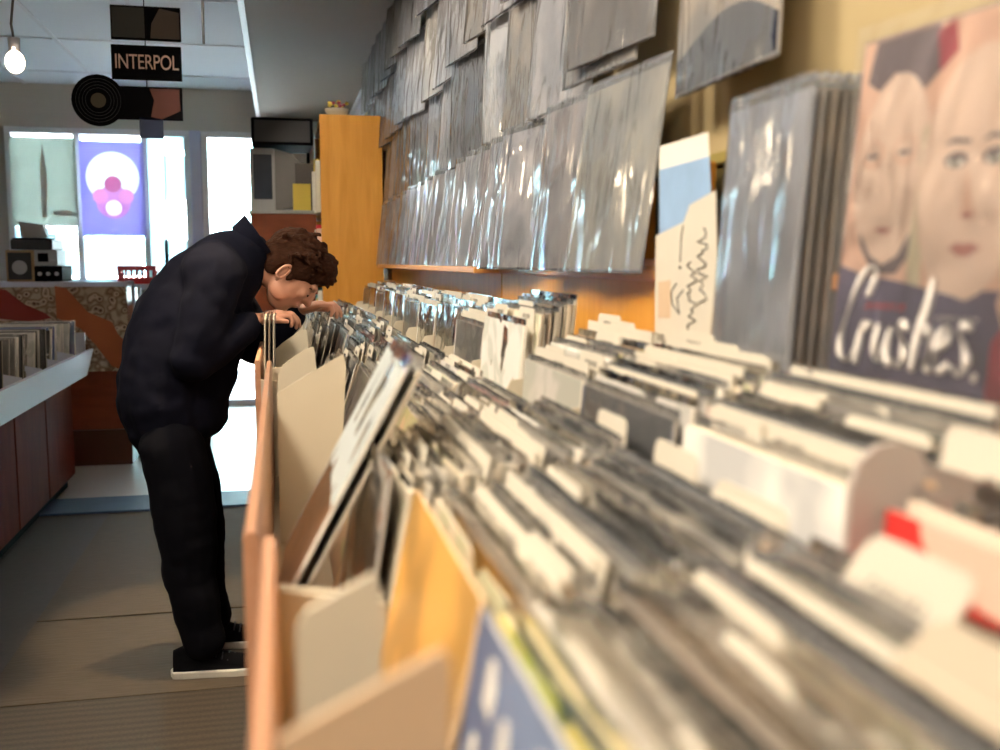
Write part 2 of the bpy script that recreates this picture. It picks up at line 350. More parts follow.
film([(151, 134, 164.4, 276), (165.6, 134, 188, 150), (165.6, 156, 188, 200), (165.6, 240, 188, 276)], 'pale cyan film on the right shop window pane with bare gaps')
# ------------------------------------------------------------------ hanging album display, top left
def hang_panel(px0, py0, px1, py1, Y, name, label, fn, top_py):
    a, b = P(px0, py1, Y=Y), P(px1, py0, Y=Y)
    e = empty(name, ((a.x+b.x)/2, Y, a.z), label, 'hanging sign', 'dark hanging panels strung from the ceiling')
    fn(e, (b.x-a.x), (b.z-a.z)); return e
def img_a(e, w, h):
    MB().m(M['black']).box((-w/2, 0, 0), (w/2, .006, h)).build('panel', e, bevel=.001)
    MB().m(mat('dim_brown_print', (.05, .03, .016), .5, .4, 5)).prism([(w*.06, .01), (w*.48, .01), (w*.48, h*.85), (w*.2, h*.95), (w*.08, h*.5)], -.001, 0).build('printed_picture', e)
    MB().m(mat('dim_olive_print', (.014, .013, .007), .5, .4, 5)).box((-w*.48, -.001, .01), (-w*.02, 0, h*.95)).build('printed_picture', e)
def img_b(e, w, h):
    MB().m(M['black']).box((-w/2, 0, 0), (w/2, .006, h)).build('panel', e, bevel=.001)
    me = text_mesh('INTERPOL', h*.60, mat('pale_pink_letters', (.60, .42, .34), .5, .05), .0008, .94)
    o = bpy.data.objects.new('lettering', me); C.objects.link(o); o.parent = e; o.location = (0, -.002, h*.5); o.rotation_euler = (PI/2, 0, 0)
    xs = [v.co.x for v in me.vertices]; o.scale = (w*.9/(max(xs)-min(xs)), 1, 1)
def img_c(e, w, h):
    MB().m(M['black']).box((-w/2, 0, 0), (w/2, .006, h)).build('panel', e, bevel=.001)
    MB().m(mat('dim_red_print', (.10, .016, .006), .5, .3, 5)).prism([(w*.05, h*.1), (w*.2, h*.03), (w*.47, h*.3), (w*.46, h*.6), (w*.46, h*.95), (w*.04, h*.95), (w*.1, h*.6)], -.001, 0).build('printed_picture', e)
YH = 4.5
hang_panel(111, 8, 180, 39, YH, 'ceiling_sign', 'topmost dark hanging picture panel above the lettered one', img_a, 0)
hang_panel(112, 47, 181, 79, YH, 'ceiling_sign', 'black hanging panel lettered INTERPOL in pale pink', img_b, 0)
hang_panel(112, 88, 182, 119, YH, 'ceiling_sign', 'lowest dark hanging panel with a reddish picture, joined by a disc', img_c, 0)
def img_d(e, w, h): MB().m(M['navy']).box((-w/2, 0, 0), (w/2, .005, h)).build('card', e, bevel=.001)
hang_panel(140, 118, 163, 138, YH, 'hanging_card', 'small navy card hanging under the lowest panel', img_d, 0)
c = P(98, 100, Y=YH-.02)
e = empty('hanging_record', (c.x, YH-.012, c.z), 'black vinyl disc hanging on the left end of the lowest panel', 'record')
MB().m(M['black']).disc((0, 0, 0), .105, .003).build('disc', e)
g = MB().m(M['darkgrey'])
for r_ in (.05, .062, .075, .088): g.tube([(r_*math.cos(2*PI*k/40), -.0005, r_*math.sin(2*PI*k/40)) for k in range(41)], .0008, 4)
g.build('groove', e)
MB().m(mat('olive_label', (.05, .04, .018), .6, .1)).disc((0, -.001, 0), .03, .001).build('centre_label', e)
a = P(148, 120, Y=YH+.004)
tag(MB().m(M['black']).tube([(a.x, YH+.009, a.z), (a.x, YH+.009, 2.7)], .0022, 6).build('display_string'), 'thin black cord holding the hanging panels under the ceiling', 'cord')
# bulb
c = P(15, 62, Y=3.6)
e = empty('hanging_bulb', (c.x, c.y, c.z), 'lit round bulb hanging on a dark cord at the top left', 'lamp')
MB().m(M['bulb']).ell((0, 0, 0), (.03, .03, .036), seg=20, rings=14).build('bulb', e, True)
MB().m(M['steel']).tube([(0, 0, .03), (0, 0, .075)], [.017, .019], 14).build('socket', e, True)
MB().m(M['darkgrey']).tube([(0, 0, .07), (-.006, 0, .12), (.004, 0, .2), (0, 0, 2.7-c.z)], .004, 6).build('cord', e, True)
pl = bpy.data.lights.new('bulb_light', 'POINT'); pl.energy = 3; pl.color = (1, .8, .55); pl.shadow_soft_size = .04
lo = bpy.data.objects.new('bulb_light', pl); C.objects.link(lo); lo.location = (c.x, c.y-.1, c.z-.05)
c = P(203, 20, Y=3.3)
e = empty('ceiling_bracket', (c.x, 3.3, 2.70), 'thin dark rod dropping from the ceiling right of the hanging panels', 'rod')
MB().m(M['darkgrey']).tube([(0, 0, 0), (0, 0, P(203, 44, Y=3.3).z-2.70)], .004, 8).build('rod', e); MB().m(M['darkgrey']).disc((0, 0, -.008), .02, .008, 'Z').build('mounting_plate', e)

# ------------------------------------------------------------------ counter far left with patterned cloth
def lace_mat():
    m, t, n, l, b = nt('patterned_cloth')
    tc = n.new('ShaderNodeTexCoord'); v = n.new('ShaderNodeTexVoronoi'); v.inputs['Scale'].default_value = 24; v.feature = 'SMOOTH_F1'
    l.new(tc.outputs['Object'], v.inputs[0])
    cr = n.new('ShaderNodeValToRGB'); e = cr.color_ramp.elements; e[0].position = .12; e[0].color = (.10, .035, .02, 1); e[1].position = .3; e[1].color = (.66, .52, .38, 1)
    k = cr.color_ramp.elements.new(.45); k.color = (.20, .11, .06, 1); k = cr.color_ramp.elements.new(.6); k.color = (.52, .42, .3, 1)
    l.new(v.outputs['Distance'], cr.inputs[0]); l.new(cr.outputs[0], b.inputs['Base Color']); b.inputs['Roughness'].default_value = .8
    return m
YC = 6.5
zt = P(60, 282, Y=YC).z
cxl, cxr = P(-20, 300, Y=YC).x, P(127, 300, Y=YC).x
ct = empty('sales_counter', ((cxl+cxr)/2, YC, 0), 'low sales counter in front of the window, its front hung with patterned cloth', 'counter')
hw = (cxr-cxl)/2
MB().m(M['brown']).box((-hw, .0, .22), (hw, .55, zt-.03)).build('body', ct)
MB().m(mat('bar_wood', (.10, .03, .012), .4, .1)).box((-hw, -.03, 0), (hw, .5, .22)).build('plinth', ct, bevel=.004)
MB().m(M['laminate']).box((-hw-.01, -.02, zt-.03), (hw+.01, .6, zt)).build('worktop', ct, bevel=.004)
zc = P(60, 350, Y=YC).z
MB().m(lace_mat()).grid(lambda u, v: Vector((-hw+2*hw*u, -.012+.008*math.sin(u*40), P(60, 372, Y=YC).z+(zt-.03-P(60, 372, Y=YC).z)*v)), 60, 4).build('patterned_cloth', ct, True)
# reddish cloths draped diagonally over the front
sw1 = mat('rust_cloth', (.46, .13, .045), .8, .2, 5, .2); sw2 = mat('wine_cloth', (.26, .03, .02), .8, .2, 5, .2)
def drape(pts, m_, label):
    Q = [P(x, y, Y=YC-.025) for x, y in pts]
    z0 = min(q.z for q in Q)
    e = MB().m(m_).prism([(q.x, q.z-z0) for q in Q], 0, .01).build('draped_cloth'); e.location = (0, YC-.035, z0)
    return tag(e, label, 'cloth', 'cloths draped across the sales counter')
drape([(55, 286), (66, 288), (88, 312), (112, 322), (118, 334), (129, 345), (129, 372), (112, 366), (96, 345), (80, 328), (57, 318)], sw1, 'rust coloured cloth draped diagonally down the right half of the counter front')
drape([(-6, 288), (6, 290), (24, 304), (45, 313), (52, 318), (30, 322), (-6, 318)], sw2, 'wine red cloth draped over the left end of the counter front')
# lower box beside the counter (tan side panel)
def scr_box(name, label, cat, px0, py0, px1, py1, Y, dep, m_, group=None, bev=.005):
    a, b = P(px0, py1, Y=Y), P(px1, py0, Y=Y); w = b.x-a.x; h = b.z-a.z
    e = empty(name, ((a.x+b.x)/2, Y, a.z), label, cat, group)
    MB().m(m_).box((-w/2, 0, 0), (w/2, dep, h)).build('body', e, bevel=bev)
    return e, w, h
# stereo equipment stack on the counter
zc0 = zt
def on_counter(px0, px1, py0, Y, dep, name, label, m_, base_z, cat):
    a, b = P(px0, py0, Y=Y), P(px1, py0, Y=Y); w = b.x-a.x; h = a.z-base_z
    e = empty(name, ((a.x+b.x)/2, Y, base_z), label, cat)
    return e, w, h
e, w, h = on_counter(5, 33, 250, YC+.1, .3, 'speaker', 'small grey boxy speaker at the left of the counter top', None, zt+.001, 'speaker')
MB().m(wood('speaker_wood', (.35, .2, .09), (.45, .28, .13))).box((-w/2, 0, 0), (w/2, .25, h)).build('cabinet', e, bevel=.004)
MB().m(M['darkgrey']).box((-w*.42, -.006, h*.06), (w*.42, 0, h*.92)).build('grille', e, bevel=.002)
MB().m(M['grey']).disc((0, -.012, h*.45), w*.27, .006, seg=24).build('cone', e)
e2, w2, h2 = on_counter(34, 62, 266, YC+.1, .3, 'stereo_amplifier', 'black stereo unit beside the small speaker on the counter', None, zt+.001, 'stereo')
MB().m(M['black']).box((-w2/2, 0, 0), (w2/2, .3, h2)).build('case', e2, bevel=.004)
for k in (-.3, 0, .3): MB().m(M['steel']).disc((w2*k, -.012, h2*.5), .012, .012, seg=14).build('knob', e2)
e3, w3, h3 = on_counter(34, 57, 250, YC+.12, .3, 'cassette_deck', 'grey tape deck stacked on the black stereo unit', None, zt+.002+h2, 'stereo')
MB().m(M['grey']).box((-w3/2, 0, 0), (w3/2, .25, h3)).build('case', e3, bevel=.004)
MB().m(M['black']).box((-w3*.35, -.004, h3*.25), (w3*.1, 0, h3*.8)).build('cassette_door', e3, bevel=.001)
MB().m(M['steel']).box((w3*.18, -.005, h3*.3), (w3*.4, 0, h3*.4)).build('button_row', e3)
e4, w4, h4 = on_counter(10, 52, 240, YC+.1, .3, 'turntable', 'dark turntable lying across the stacked stereo on the counter', None, zt+.004+max(h, h2+h3), 'turntable')
h4 = abs(h4)+.02
MB().m(M['darkgrey']).box((-w4/2, 0, 0), (w4/2, .3, .06)).build('plinth', e4, bevel=.005)
MB().m(M['black']).disc((-.02, .15, .06), .12, .012, 'Z').build('platter', e4)
MB().m(M['grey']).tube([(w4*.35, .25, .065), (w4*.35, .25, .09), (w4*.3, .08, .085)], .006).build('tonearm', e4)
e5 = MB().m(M['grey']).prism([(-.08, 0), (.07, 0), (.05, .08), (-.09, .1)], 0, .08).build('payment_terminal'); e5.location = (e4.location.x, YC+.2, e4.location.z+.075)
tag(e5, 'small grey payment terminal tilted on top of the turntable', 'card reader')
# red tray and rack by the window
e, w, h = on_counter(117, 156, 266, YC+.25, .3, 'red_crate', 'red plastic crate on the rack by the window', None, P(130, 284, Y=YC+.25).z, 'crate')
g = MB().m(M['red']); g.box((-w/2, 0, 0), (w/2, .25, .008))
for a_, b_2 in (((-w/2, 0), (w/2, .01)), ((-w/2, .24), (w/2, .25)), ((-w/2, .01), (-w/2+.01, .24)), ((w/2-.01, .01), (w/2, .24))):
    g.box((a_[0], a_[1], .008), (b_2[0], b_2[1], h*.35)); g.box((a_[0], a_[1], h*.75), (b_2[0], b_2[1], h))
for k in range(7):
    x = -w/2+.01+k*(w-.03)/6
    g.box((x, 0, h*.35), (x+.012, .01, h*.75)); g.box((x, .24, h*.35), (x+.012, .25, h*.75))
for k in range(4):
    y = .02+k*.06
    g.box((-w/2, y, h*.35), (-w/2+.01, y+.012, h*.75)); g.box((w/2-.01, y, h*.35), (w/2, y+.012, h*.75))
g.build('basket', e)
zr = P(130, 284, Y=YC+.25).z-.001
x0, x1 = P(133, 300, Y=YC+.25).x, P(175, 300, Y=YC+.25).x
e = empty('wire_display_rack', ((x0+x1)/2, YC+.25, 0), 'tall narrow display rack with silver posts holding the red crate', 'rack')
w = (x1-x0)/2
for k, (sx, syy) in enumerate(((-1, 0), (1, 0), (-1, .28), (1, .28))): MB().m(M['steel']).tube([(sx*w, syy, 0), (sx*w, syy, zr)], .014, 10).build('post', e, True)
for k, z in enumerate((zr-.02, zr-.28, zr-.55, zr-.85)):
    MB().m(M['laminate']).box((-w, -.01, z), (w, .3, z+.02)).build('shelf', e)
for i in range(3):
    z = zr-.28 if i < 2 else zr-.55
    x = -w+.05+(i % 2)*.14
    o = MB().m([M['darkgrey'], M['beige'], M['grey']][i]).box((-.055, 0, 0), (.055, .2, .15)).build('media_case', None, bevel=.003); o.location = (e.location.x+x, YC+.27, z+.021)
    tag(o, ['dark media case on the rack shelf under the red crate', 'beige media case on the rack shelf under the red crate', 'grey media case on the lower shelf of the rack by the window'][i], 'media case', 'media cases on the display rack')

# ------------------------------------------------------------------ left record browser
XB = -1.15; YB1 = 5.9
e = empty('record_browser', (XB, 4.6, 0), 'white topped record browser on dark red cabinets at the left of the aisle', 'browser')
for i, (y0, y1) in enumerate(((1.6, 3.05), (3.07, 4.66), (4.68, 5.25), (5.27, YB1))):
    c_ = MB().m(M['redwood']).box((-1.1, y0-4.6, .07), (0, y1-4.6, .62)).build('cabinet_panel', e, bevel=.004)
MB().m(M['black']).box((-1.1, -3, 0), (-.04, YB1-4.62, .07)).build('plinth', e)
MB().m(M['laminate']).prism([(-.02, .62), (.08, .62), (.12, .77), (.10, .77), (.06, .64), (-.02, .64)], -3, YB1-4.6+.03).build('front_panel', e)
MB().m(M['laminate']).box((-1.1, YB1-4.6, .62), (.08, YB1-4.58, .86)).build('end_panel', e)
MB().m(M['beige']).box((-1.1, -3, .60), (-.02, YB1-4.6, .615)).build('bin_floor', e)
for k in range(6): MB().m(M['laminate']).prism([(.03, .645), (.09, .77), (-.5, .9), (-1.1, .9), (-1.1, .645)], YB1-4.6-.36*(k+1), YB1-4.6-.36*(k+1)+.008).build('divider_board', e)

# ------------------------------------------------------------------ records: prototypes
LP = .315
def cover_mesh(th=.004, s=LP):
    g = MB().m(ART); h = th/2; n = 1
    # thin card pocket: rounded spine edge on the far side, slightly open mouth on the near side
    pts = [(-s/2, -h*.6), (-s/2+.002, -h), (s/2-.03, -h), (s/2, -h*1.35), (s/2, -h*.7), (s/2-.03, -h*.2), (s/2-.03, h*.2), (s/2, h*.7), (s/2, h*1.35), (s/2-.03, h), (-s/2+.002, h), (-s/2, h*.6)]
    V0 = [g.bm.verts.new((x, y, 0)) for y, x in pts]; V1 = [g.bm.verts.new((x, y, s)) for y, x in pts]
    g.m(ART); k = len(pts)
    for i in range(k):
        j = (i+1) % k
        long_ = abs(pts[i][0]-pts[j][0]) > .02
        g.m(ART if long_ else EDGE); g._f([V0[i], V0[j], V1[j], V1[i]])
    g.m(EDGE); g._f(V0[::-1]); g._f(V1)
    me = g.mesh('cover'); return me
def sleeve_mesh(s=LP, wav=.0012, seed=0, lip=.012, th=.0035):
    """clear poly sleeve round the cover: two wavy skins joined at the seams, open at the top lip"""
    w = s/2+.004
    def f(side):
        def q(u, v):
            y = -w+2*w*u; z = -.002+(s+lip)*v
            n_ = noise.noise(Vector((y*14+seed*9, z*6, seed)))*wav + noise.noise(Vector((y*30+seed*5, z*20, seed+5)))*wav*.4
            edge = min(1, min(u, 1-u)*12)
            return Vector((side*(th+abs(n_))*edge + (1-edge)*side*.0006 + (n_*2 if v > .96 else 0), y, z))
        return q
    g = MB().m(CLEAR); g.grid(f(-1), 14, 14); g.grid(f(1), 14, 14)
    bmesh.ops.remove_doubles(g.bm, verts=g.bm.verts, dist=.0004)
    return g.mesh('plastic_sleeve', True)
COVER = cover_mesh(); COVER_SOFT = COVER.copy(); COVER_SOFT.materials[0] = SOFT; COVER_THICK = cover_mesh(.009)
SLV = [sleeve_mesh(seed=i, wav=.0012+.0004*i) for i in range(4)]
def lin(r, g_, b): return (r, g_, b, 1)
COLS = {
 'cream': lin(.80, .71, .55), 'beige': lin(.66, .56, .41), 'brown': lin(.34, .22, .13), 'grey': lin(.60, .56, .51), 'dark grey': lin(.20, .185, .17),
 'white': lin(.86, .82, .75), 'black': lin(.03, .028, .025), 'blue': lin(.12, .20, .42), 'red': lin(.55, .05, .035), 'orange': lin(.66, .24, .04),
 'yellow': lin(.68, .55, .10), 'green': lin(.36, .45, .14), 'pink': lin(.66, .38, .34), 'tan': lin(.52, .34, .2)}
def record(name, Xb, Yc, Zb, lean, yaw, col, label, group, slv=True, thick=False, soft=False, cat='record', roll=0):
    e = empty(name, (Xb, Yc, Zb), label, cat, group, rot=(roll, lean, yaw))
    c_ = bpy.data.objects.new('cover', COVER_THICK if thick else COVER_SOFT if soft else COVER); C.objects.link(c_); c_.parent = e
    c_.color = COLS[col] if isinstance(col, str) else col
    if slv:
        s_ = bpy.data.objects.new('plastic_sleeve', R.choice(SLV)); C.objects.link(s_); s_.parent = e
    return e
# header cards
def header_mesh(tab_y, tab_w, tab_h, w=.30, h=.30, r=.01, flat=False):
    pts = [(-w/2, 0), (w/2, 0), (w/2, h)]
    if flat: pts += [(-w/2, h)]
    else:
        t0, t1 = tab_y+tab_w/2, tab_y-tab_w/2
        pts += [(t0+.004, h), (t0, h+.004)]
        for k in range(5): a = k/4*PI/2; pts.append((t0-r+r*math.cos(a), h+tab_h-r+r*math.sin(a)))
        for k in range(5): a = PI/2+k/4*PI/2; pts.append((t1+r+r*math.cos(a), h+tab_h-r+r*math.sin(a)))
        pts += [(t1, h+.004), (t1-.004, h), (-w/2, h)]
    g = MB().m(M['cream']); g.prism(pts, -.0008, .0008, 'X'); return g.mesh('card')
def marks_mesh(w, n, seed):
    rr = random.Random(seed); g = MB().m(M['ink']); y = -w/2
    while y < w/2:
        l = rr.uniform(.002, .005)
        k = rr.randint(0, 2)
        if k == 0: g.box((-.0003, y, 0), (0, y+.0014, .008)); g.box((-.0003, y+.0014, .0035), (0, y+l, .005))
        elif k == 1: g.box((-.0003, y, 0), (0, y+l, .0014)); g.box((-.0003, y, .0014), (0, y+.0014, .008))
        else: g.box((-.0003, y, .0066), (0, y+l, .008)); g.box((-.0003, y+l/2, 0), (0, y+l/2+.0014, .0066))
        y += l+.002
    return g.mesh('lettering')
HEAD = [(header_mesh(t, .11, .035), t) for t in (-.085, 0, .085)]
HFLAT = header_mesh(0, 0, 0, w=.29, h=.335, flat=True)
MARKS = [marks_mesh(.05, 8, s) for s in range(4)]
def header(Xb, Yc, Zb, lean, yaw, label, group, kind=None, name='divider_card'):
    e = empty(name, (Xb, Yc, Zb), label, 'divider card', group, rot=(0, lean, yaw))
    if kind is None: kind = R.randint(0, 3)
    me, t, zz = (HFLAT, 0, .315) if kind == 3 else (HEAD[kind][0], HEAD[kind][1], .316)
    c_ = bpy.data.objects.new('card', me); C.objects.link(c_); c_.parent = e
    k_ = bpy.data.objects.new('lettering', R.choice(MARKS)); C.objects.link(k_); k_.parent = e; k_.location = (-.0009, t, zz)
    return e

for k in range(30):
    y = 4.25+k*.055; col = R.choice(['white', 'dark grey', 'white', 'black', 'black', 'blue', 'white'])
    o = record('vinyl_record', XB-.13+R.uniform(-.02, .02), y, .6155, 0, rad(-90), col, '%s record sleeve in the left browser across the aisle' % col, '%s records in the left browser' % col, slv=(k % 2 == 0))
    o.rotation_euler = (rad(-8+R.uniform(-12, 4)), 0, rad(R.uniform(-3, 3)))
    for ch_ in o.children: ch_.rotation_euler = (0, 0, rad(90))
# ------------------------------------------------------------------ right bins
EDGES = [.24]
for w in (.335, .34, .345, .34, .34, .34, .34, .34, .34, .34, .34, .34, .34, .34): EDGES.append(EDGES[-1]+w)
# EDGES[0]=.24 .575 .915 1.26 1.60 1.94 2.28 2.62 ...
ORD = ['nearest', 'second', 'third', 'fourth', 'fifth', 'sixth', 'seventh', 'eighth', 'ninth', 'tenth', 'eleventh', 'twelfth', 'thirteenth', 'fourteenth']
ZF, ZR = CZ-.53, CZ-.465      # floors of front and rear tier
units = [(-.75, .92, -.022, 'nearest'), (.935, 2.60, -.040, 'middle'), (2.615, 5.3, -.070, 'farthest')]
XW = .615
def shift(Y):
    return -.0 if Y < .925 else (-.018 if Y < 2.605 else -.045)
for (y0, y1, xr, nm) in units:
    yc = (y0+y1)/2
    lab = {'nearest': 'near end of the record browser, pink toned wooden rail along the bottom left', 'middle': 'middle record browser unit of wood, between camera and the bending man', 'farthest': 'farthest record browser unit, under the bending man\'s hands'}[nm]
    e = empty('record_browser', (0, yc, 0), lab, 'browser', 'record browsers along the right wall')
    L = y1-yc
    MB().m(M['redwood']).box((.06, -L, .08), (XW, L, ZF-.1)).build('base_cabinet', e, bevel=.003)
    MB().m(M['black']).box((.10, -L+.02, 0), (XW, L-.02, .08)).build('plinth', e)
    # stepped bin floor
    MB().m(M['beige']).prism([(xr+.014, ZF-.02), (.345, ZF-.02+.05), (.345, ZR-.028), (.575, ZR-.02+.45*.215), (.575, ZF-.1), (xr+.014, ZF-.1)], -L, L).build('bin_floor', e)
    MB().m(M['pine']).prism([(xr, ZF-.1), (xr, CZ-.256), (xr+.003, CZ-.25), (xr+.011, CZ-.25), (xr+.014, CZ-.256), (xr+.014, ZF-.1)], -L, L).build('front_rail', e)
    MB().m(M['oakv']).box((.575, -L, ZR-.0), (XW-.01, L, CZ-.005)).build('back_panel', e)
    if nm == 'nearest':
        MB().m(M['oak']).box((.59, -L, CZ-.005), (XW+.02, L, CZ+.022)).build('cap_rail', e, bevel=.003)
        MB().m(M['oak']).box((.515, -L, CZ-.135), (.575, L, CZ-.123)).build('ledge', e, bevel=.002)
    else:
        MB().m(M['oak']).box((.50 if y0 > 1 else .565, -L, CZ-.030), (.575, L, CZ-.012)).build('ledge', e, bevel=.003)
        MB().m(M['oak']).box((.5751, -L, CZ-.005), (XW+.02, L, CZ+.004)).build('cap_rail', e, bevel=.002)
    # end boards
    for yy, sgn in ((y0, 1), (y1, -1)):
        MB().m(M['beige']).prism([(xr+.0142, ZF-.02), (xr+.0142, CZ-.30), (.09, CZ-.32), (.09, ZF-.02)], (0 if sgn > 0 else -.008)+yy-yc, (.008 if sgn > 0 else 0)+yy-yc).build('end_board', e)
    for i, yb in enumerate(EDGES):
        if not (y0-.01 < yb < y1-.05): continue
        xs = shift(yb+.02)
        dy_ = .006
        if i == 0: continue
        if i == 1: fin = [(xs+.004, ZF-.015), (xs+.004, CZ-.215), (.01, CZ-.204), (.050, CZ-.184), (.054, CZ-.195), (.050, ZF-.012)]
        elif i == 2: fin = [(xs+.006, ZF-.015), (xs+.006, CZ-.235), (.008, CZ-.222), (.053, CZ-.182), (.058, CZ-.19), (.048, ZF-.012)]; dy_ = -.002
        elif i in (3, 4): fin = [(.10, ZF-.005), (.11, CZ-.29), (.34, CZ-.27), (.34, ZF-.005)]
        elif i == 5: fin = [(xs+.006, ZF-.015), (xs+.006, CZ-.25), (.035, CZ-.222), (.10, CZ-.185), (.115, CZ-.177), (.12, CZ-.2), (.10, ZF-.01)]
        else:
            hgt = (.0, .02, -.02, .015, -.03)[i % 5]
            fin = [(xs+.006, ZF-.015), (xs+.006, CZ-.27), (.0, CZ-.25+hgt), (.05, CZ-.215+hgt), (.07, CZ-.21+hgt), (.075, CZ-.24), (.06, ZF-.015)]
        yb_ = yb+dy_
        MB().m(M['beige']).prism(fin, yb_-yc-.003, yb_-yc+.003).build('divider_board', e)
        zt_ = CZ-(.118 if i == 1 else .17)
        if i != 1: rear = [(.350, ZR-.008), (.362, CZ-.21), (.37, CZ-.195), (.56, CZ-.17), (.56, ZR+.09)]
        else: rear = [(.350, ZR-.008), (.362, zt_-.03), (.368, zt_-.012), (.38, zt_-.002), (.395, zt_), (.41, zt_-.004), (.42, zt_-.02), (.43, zt_-.06), (.56, zt_-.05), (.56, ZR+.09)]
        MB().m(M['grey_board'] if i == 1 else M['beige']).prism(rear, yb-yc-.003+.006, yb-yc+.003+.006).build('divider_board', e)
    if nm == 'nearest':
        MB().m(M['tan']).prism([(-.005, ZF-.015), (-.005, CZ-.192), (.062, CZ-.160), (.066, CZ-.166), (.060, ZF-.010)], .395-yc, .399-yc).build('divider_board', e)
    # spine board standing between the tiers
    MB().m(M['beige']).box((.341, -L, ZF-.02), (.346, L, CZ-.30)).build('tier_board', e)

CW = ['cream']*5+['beige']*4+['grey']*4+['white']*3+['brown']*4+['dark grey']*3+['black']*1+['tan']*2
PAL = {0: CW+['red', 'orange', 'green', 'green', 'pink', 'yellow', 'pink', 'pink', 'yellow', 'cream'], 1: CW+['green', 'yellow', 'pink', 'brown', 'beige'], 2: CW+['brown', 'brown', 'beige'], 3: CW+['brown', 'brown', 'red', 'dark grey']}
special = set()
def fz(x, tier): return (ZF+.15*x) if tier == 'front' else (ZR+.45*(x-.36))
def fill(i, tier, n, x0, x1, l0, l1, heads=4, dz=0.0, key=None):
    """stand n records and some divider cards in bin i; x0..x1 are where their feet stand"""
    yc = (EDGES[i]+.012+EDGES[i+1])/2 + (.008 if i == 2 else 0)
    dz0 = dz-.018
    tot = n+heads; hs = set(sorted(R.sample(range(1, tot-1), heads)) if heads and tot > 3 else [])
    wts = [R.uniform(.8, 1.25) for _ in range(tot)]; s = sum(wts); acc = 0
    pal = PAL.get(key if key is not None else min(i, 3), CW)
    where = 'front row' if tier == 'front' else 'rear row'
    for k in range(tot):
        acc += wts[k]; t = (acc-wts[k]/2)/s
        x = x0+(x1-x0)*t; z = fz(x, tier)+dz0; ln = l0+(l1-l0)*t+R.uniform(-.004, .004)
        if k in hs:
            header(x, yc+R.uniform(-.006, .006), z+.001+R.uniform(0, .006), ln, 0, 'cream divider card with dark lettering, %s, %s bin from camera' % (where, ORD[i]), 'divider cards, %s, %s bin' % (where, ORD[i]))
        else:
            col = R.choice(pal)
            record('vinyl_record', x, yc+R.uniform(-.002, .002), z+.0025+R.uniform(0, .014), ln, 0, col, '%s record sleeve edge on, %s, %s bin from camera' % (col, where, ORD[i]), '%s records, %s, %s bin' % (col, where, ORD[i]), thick=(k % 3 == 0 and i < 5), soft=(k % 3 == 1))
# near bins --------------------------------------------------
d_ = rad
record('vinyl_record', .066, .412, ZF+.012, d_(9), 0, lin(.20, .27, .42), 'blue and grey patterned record sleeve, foremost in the nearest bin', 'front records', soft=True, slv=False)
bl = [o_ for o_ in C.objects if o_.get('label', '').startswith('blue and grey patterned')][0]
rr = random.Random(9)
for k, (y_, z_) in enumerate(((.10, .27), (.06, .255), (.12, .225), (.075, .20), (.03, .23), (.105, .175), (-.01, .26), (.05, .16), (-.04, .22), (.0, .19), (.125, .13), (-.08, .25))):
    w_ = rr.uniform(.014, .026); MB().m(M['paper']).prism([(y_, z_), (y_+w_, z_+.004), (y_+w_*.9, z_+w_*1.5), (y_+w_*.3, z_+w_*1.7), (y_-.003, z_+w_*.8)], -.0028, -.0021, 'X').build('printed_patch', bl)
record('vinyl_record', .054, .750, ZF+.012, d_(12), 0, lin(.78, .42, .10), 'orange and yellow record sleeve, foremost in the second bin', 'front records', soft=True, slv=False)
record('vinyl_record', .050, 1.105, ZF+.010, d_(9), 0, lin(.17, .20, .27), 'dark grey blue glossy record sleeve, foremost in the third bin', 'front records', soft=True)
fill(0, 'front', 25, .078, .275, d_(9), d_(11), 5)
fill(1, 'front', 24, .068, .275, d_(13), d_(11), 6)
fill(2, 'front', 20, .062, .275, d_(10), d_(11), 7)
fill(3, 'front', 17, .07, .255, d_(24), d_(12), 8)
fill(4, 'front', 17, .075, .26, d_(24), d_(12), 8)
fill(5, 'front', 13, .06, .265, d_(20), d_(10), 6)
fill(6, 'front', 10, .0, .25, d_(20), d_(12), 5)
for i in range(7, 14): fill(i, 'front', 7, .01 if i > 8 else .1, .26, d_(15), d_(10), 3 if i < 10 else 2)
# leaning pair sticking up at the front of the fourth bin
ws = record('vinyl_record', -.006, 1.245, CZ-.392, d_(28), rad(-3), COLS['white'], 'white sleeve in shiny plastic leaning far back, sticking up in the fourth bin', None, soft=True)
MB().m(M['wpaper']).box((-.0042, -.155, .14), (-.0036, .155, .31)).build('white_paper_insert', ws)
record('vinyl_record', .008, 1.247, CZ-.398, d_(28), rad(-3), COLS['cream'], 'cream sleeve just behind the far leaning white one', None, soft=True)
# rear tier
rd = record('vinyl_record', .358, .413, ZR-.009, d_(5), 0, lin(.72, .035, .03), 'red record sleeve with a pale half disc on top, rear row of the nearest bin', 'front records', soft=True, slv=False)
g = MB().m(M['pinkprint']).prism([(.035+.085*math.cos(PI+PI*k/20), .315+.036*math.sin(PI+PI*k/20)) for k in range(21)], -.0036, -.0026, 'X').build('printed_half_disc', rd)
fill(0, 'rear', 8, .372, .465, d_(5), d_(6), 4)
record('vinyl_record', .362, .757, ZR-.009, d_(5), 0, 'white', 'white record sleeve in glossy plastic, foremost in rear row of the second bin', None, soft=True, slv=False)
fill(1, 'rear', 10, .366, .465, d_(5), d_(6), 8)
fill(2, 'rear', 11, .380, .47, d_(5), d_(6), 7)
record('vinyl_record', .362, 1.098, ZR-.009, d_(5), 0, lin(.11, .11, .14), 'pale bordered record sleeve with a dark picture, rear row of the third bin', 'front records', soft=True)
fill(3, 'rear', 9, .366, .47, d_(5), d_(7), 7)
fill(4, 'rear', 8, .366, .455, d_(5), d_(6), 3, dz=.055)
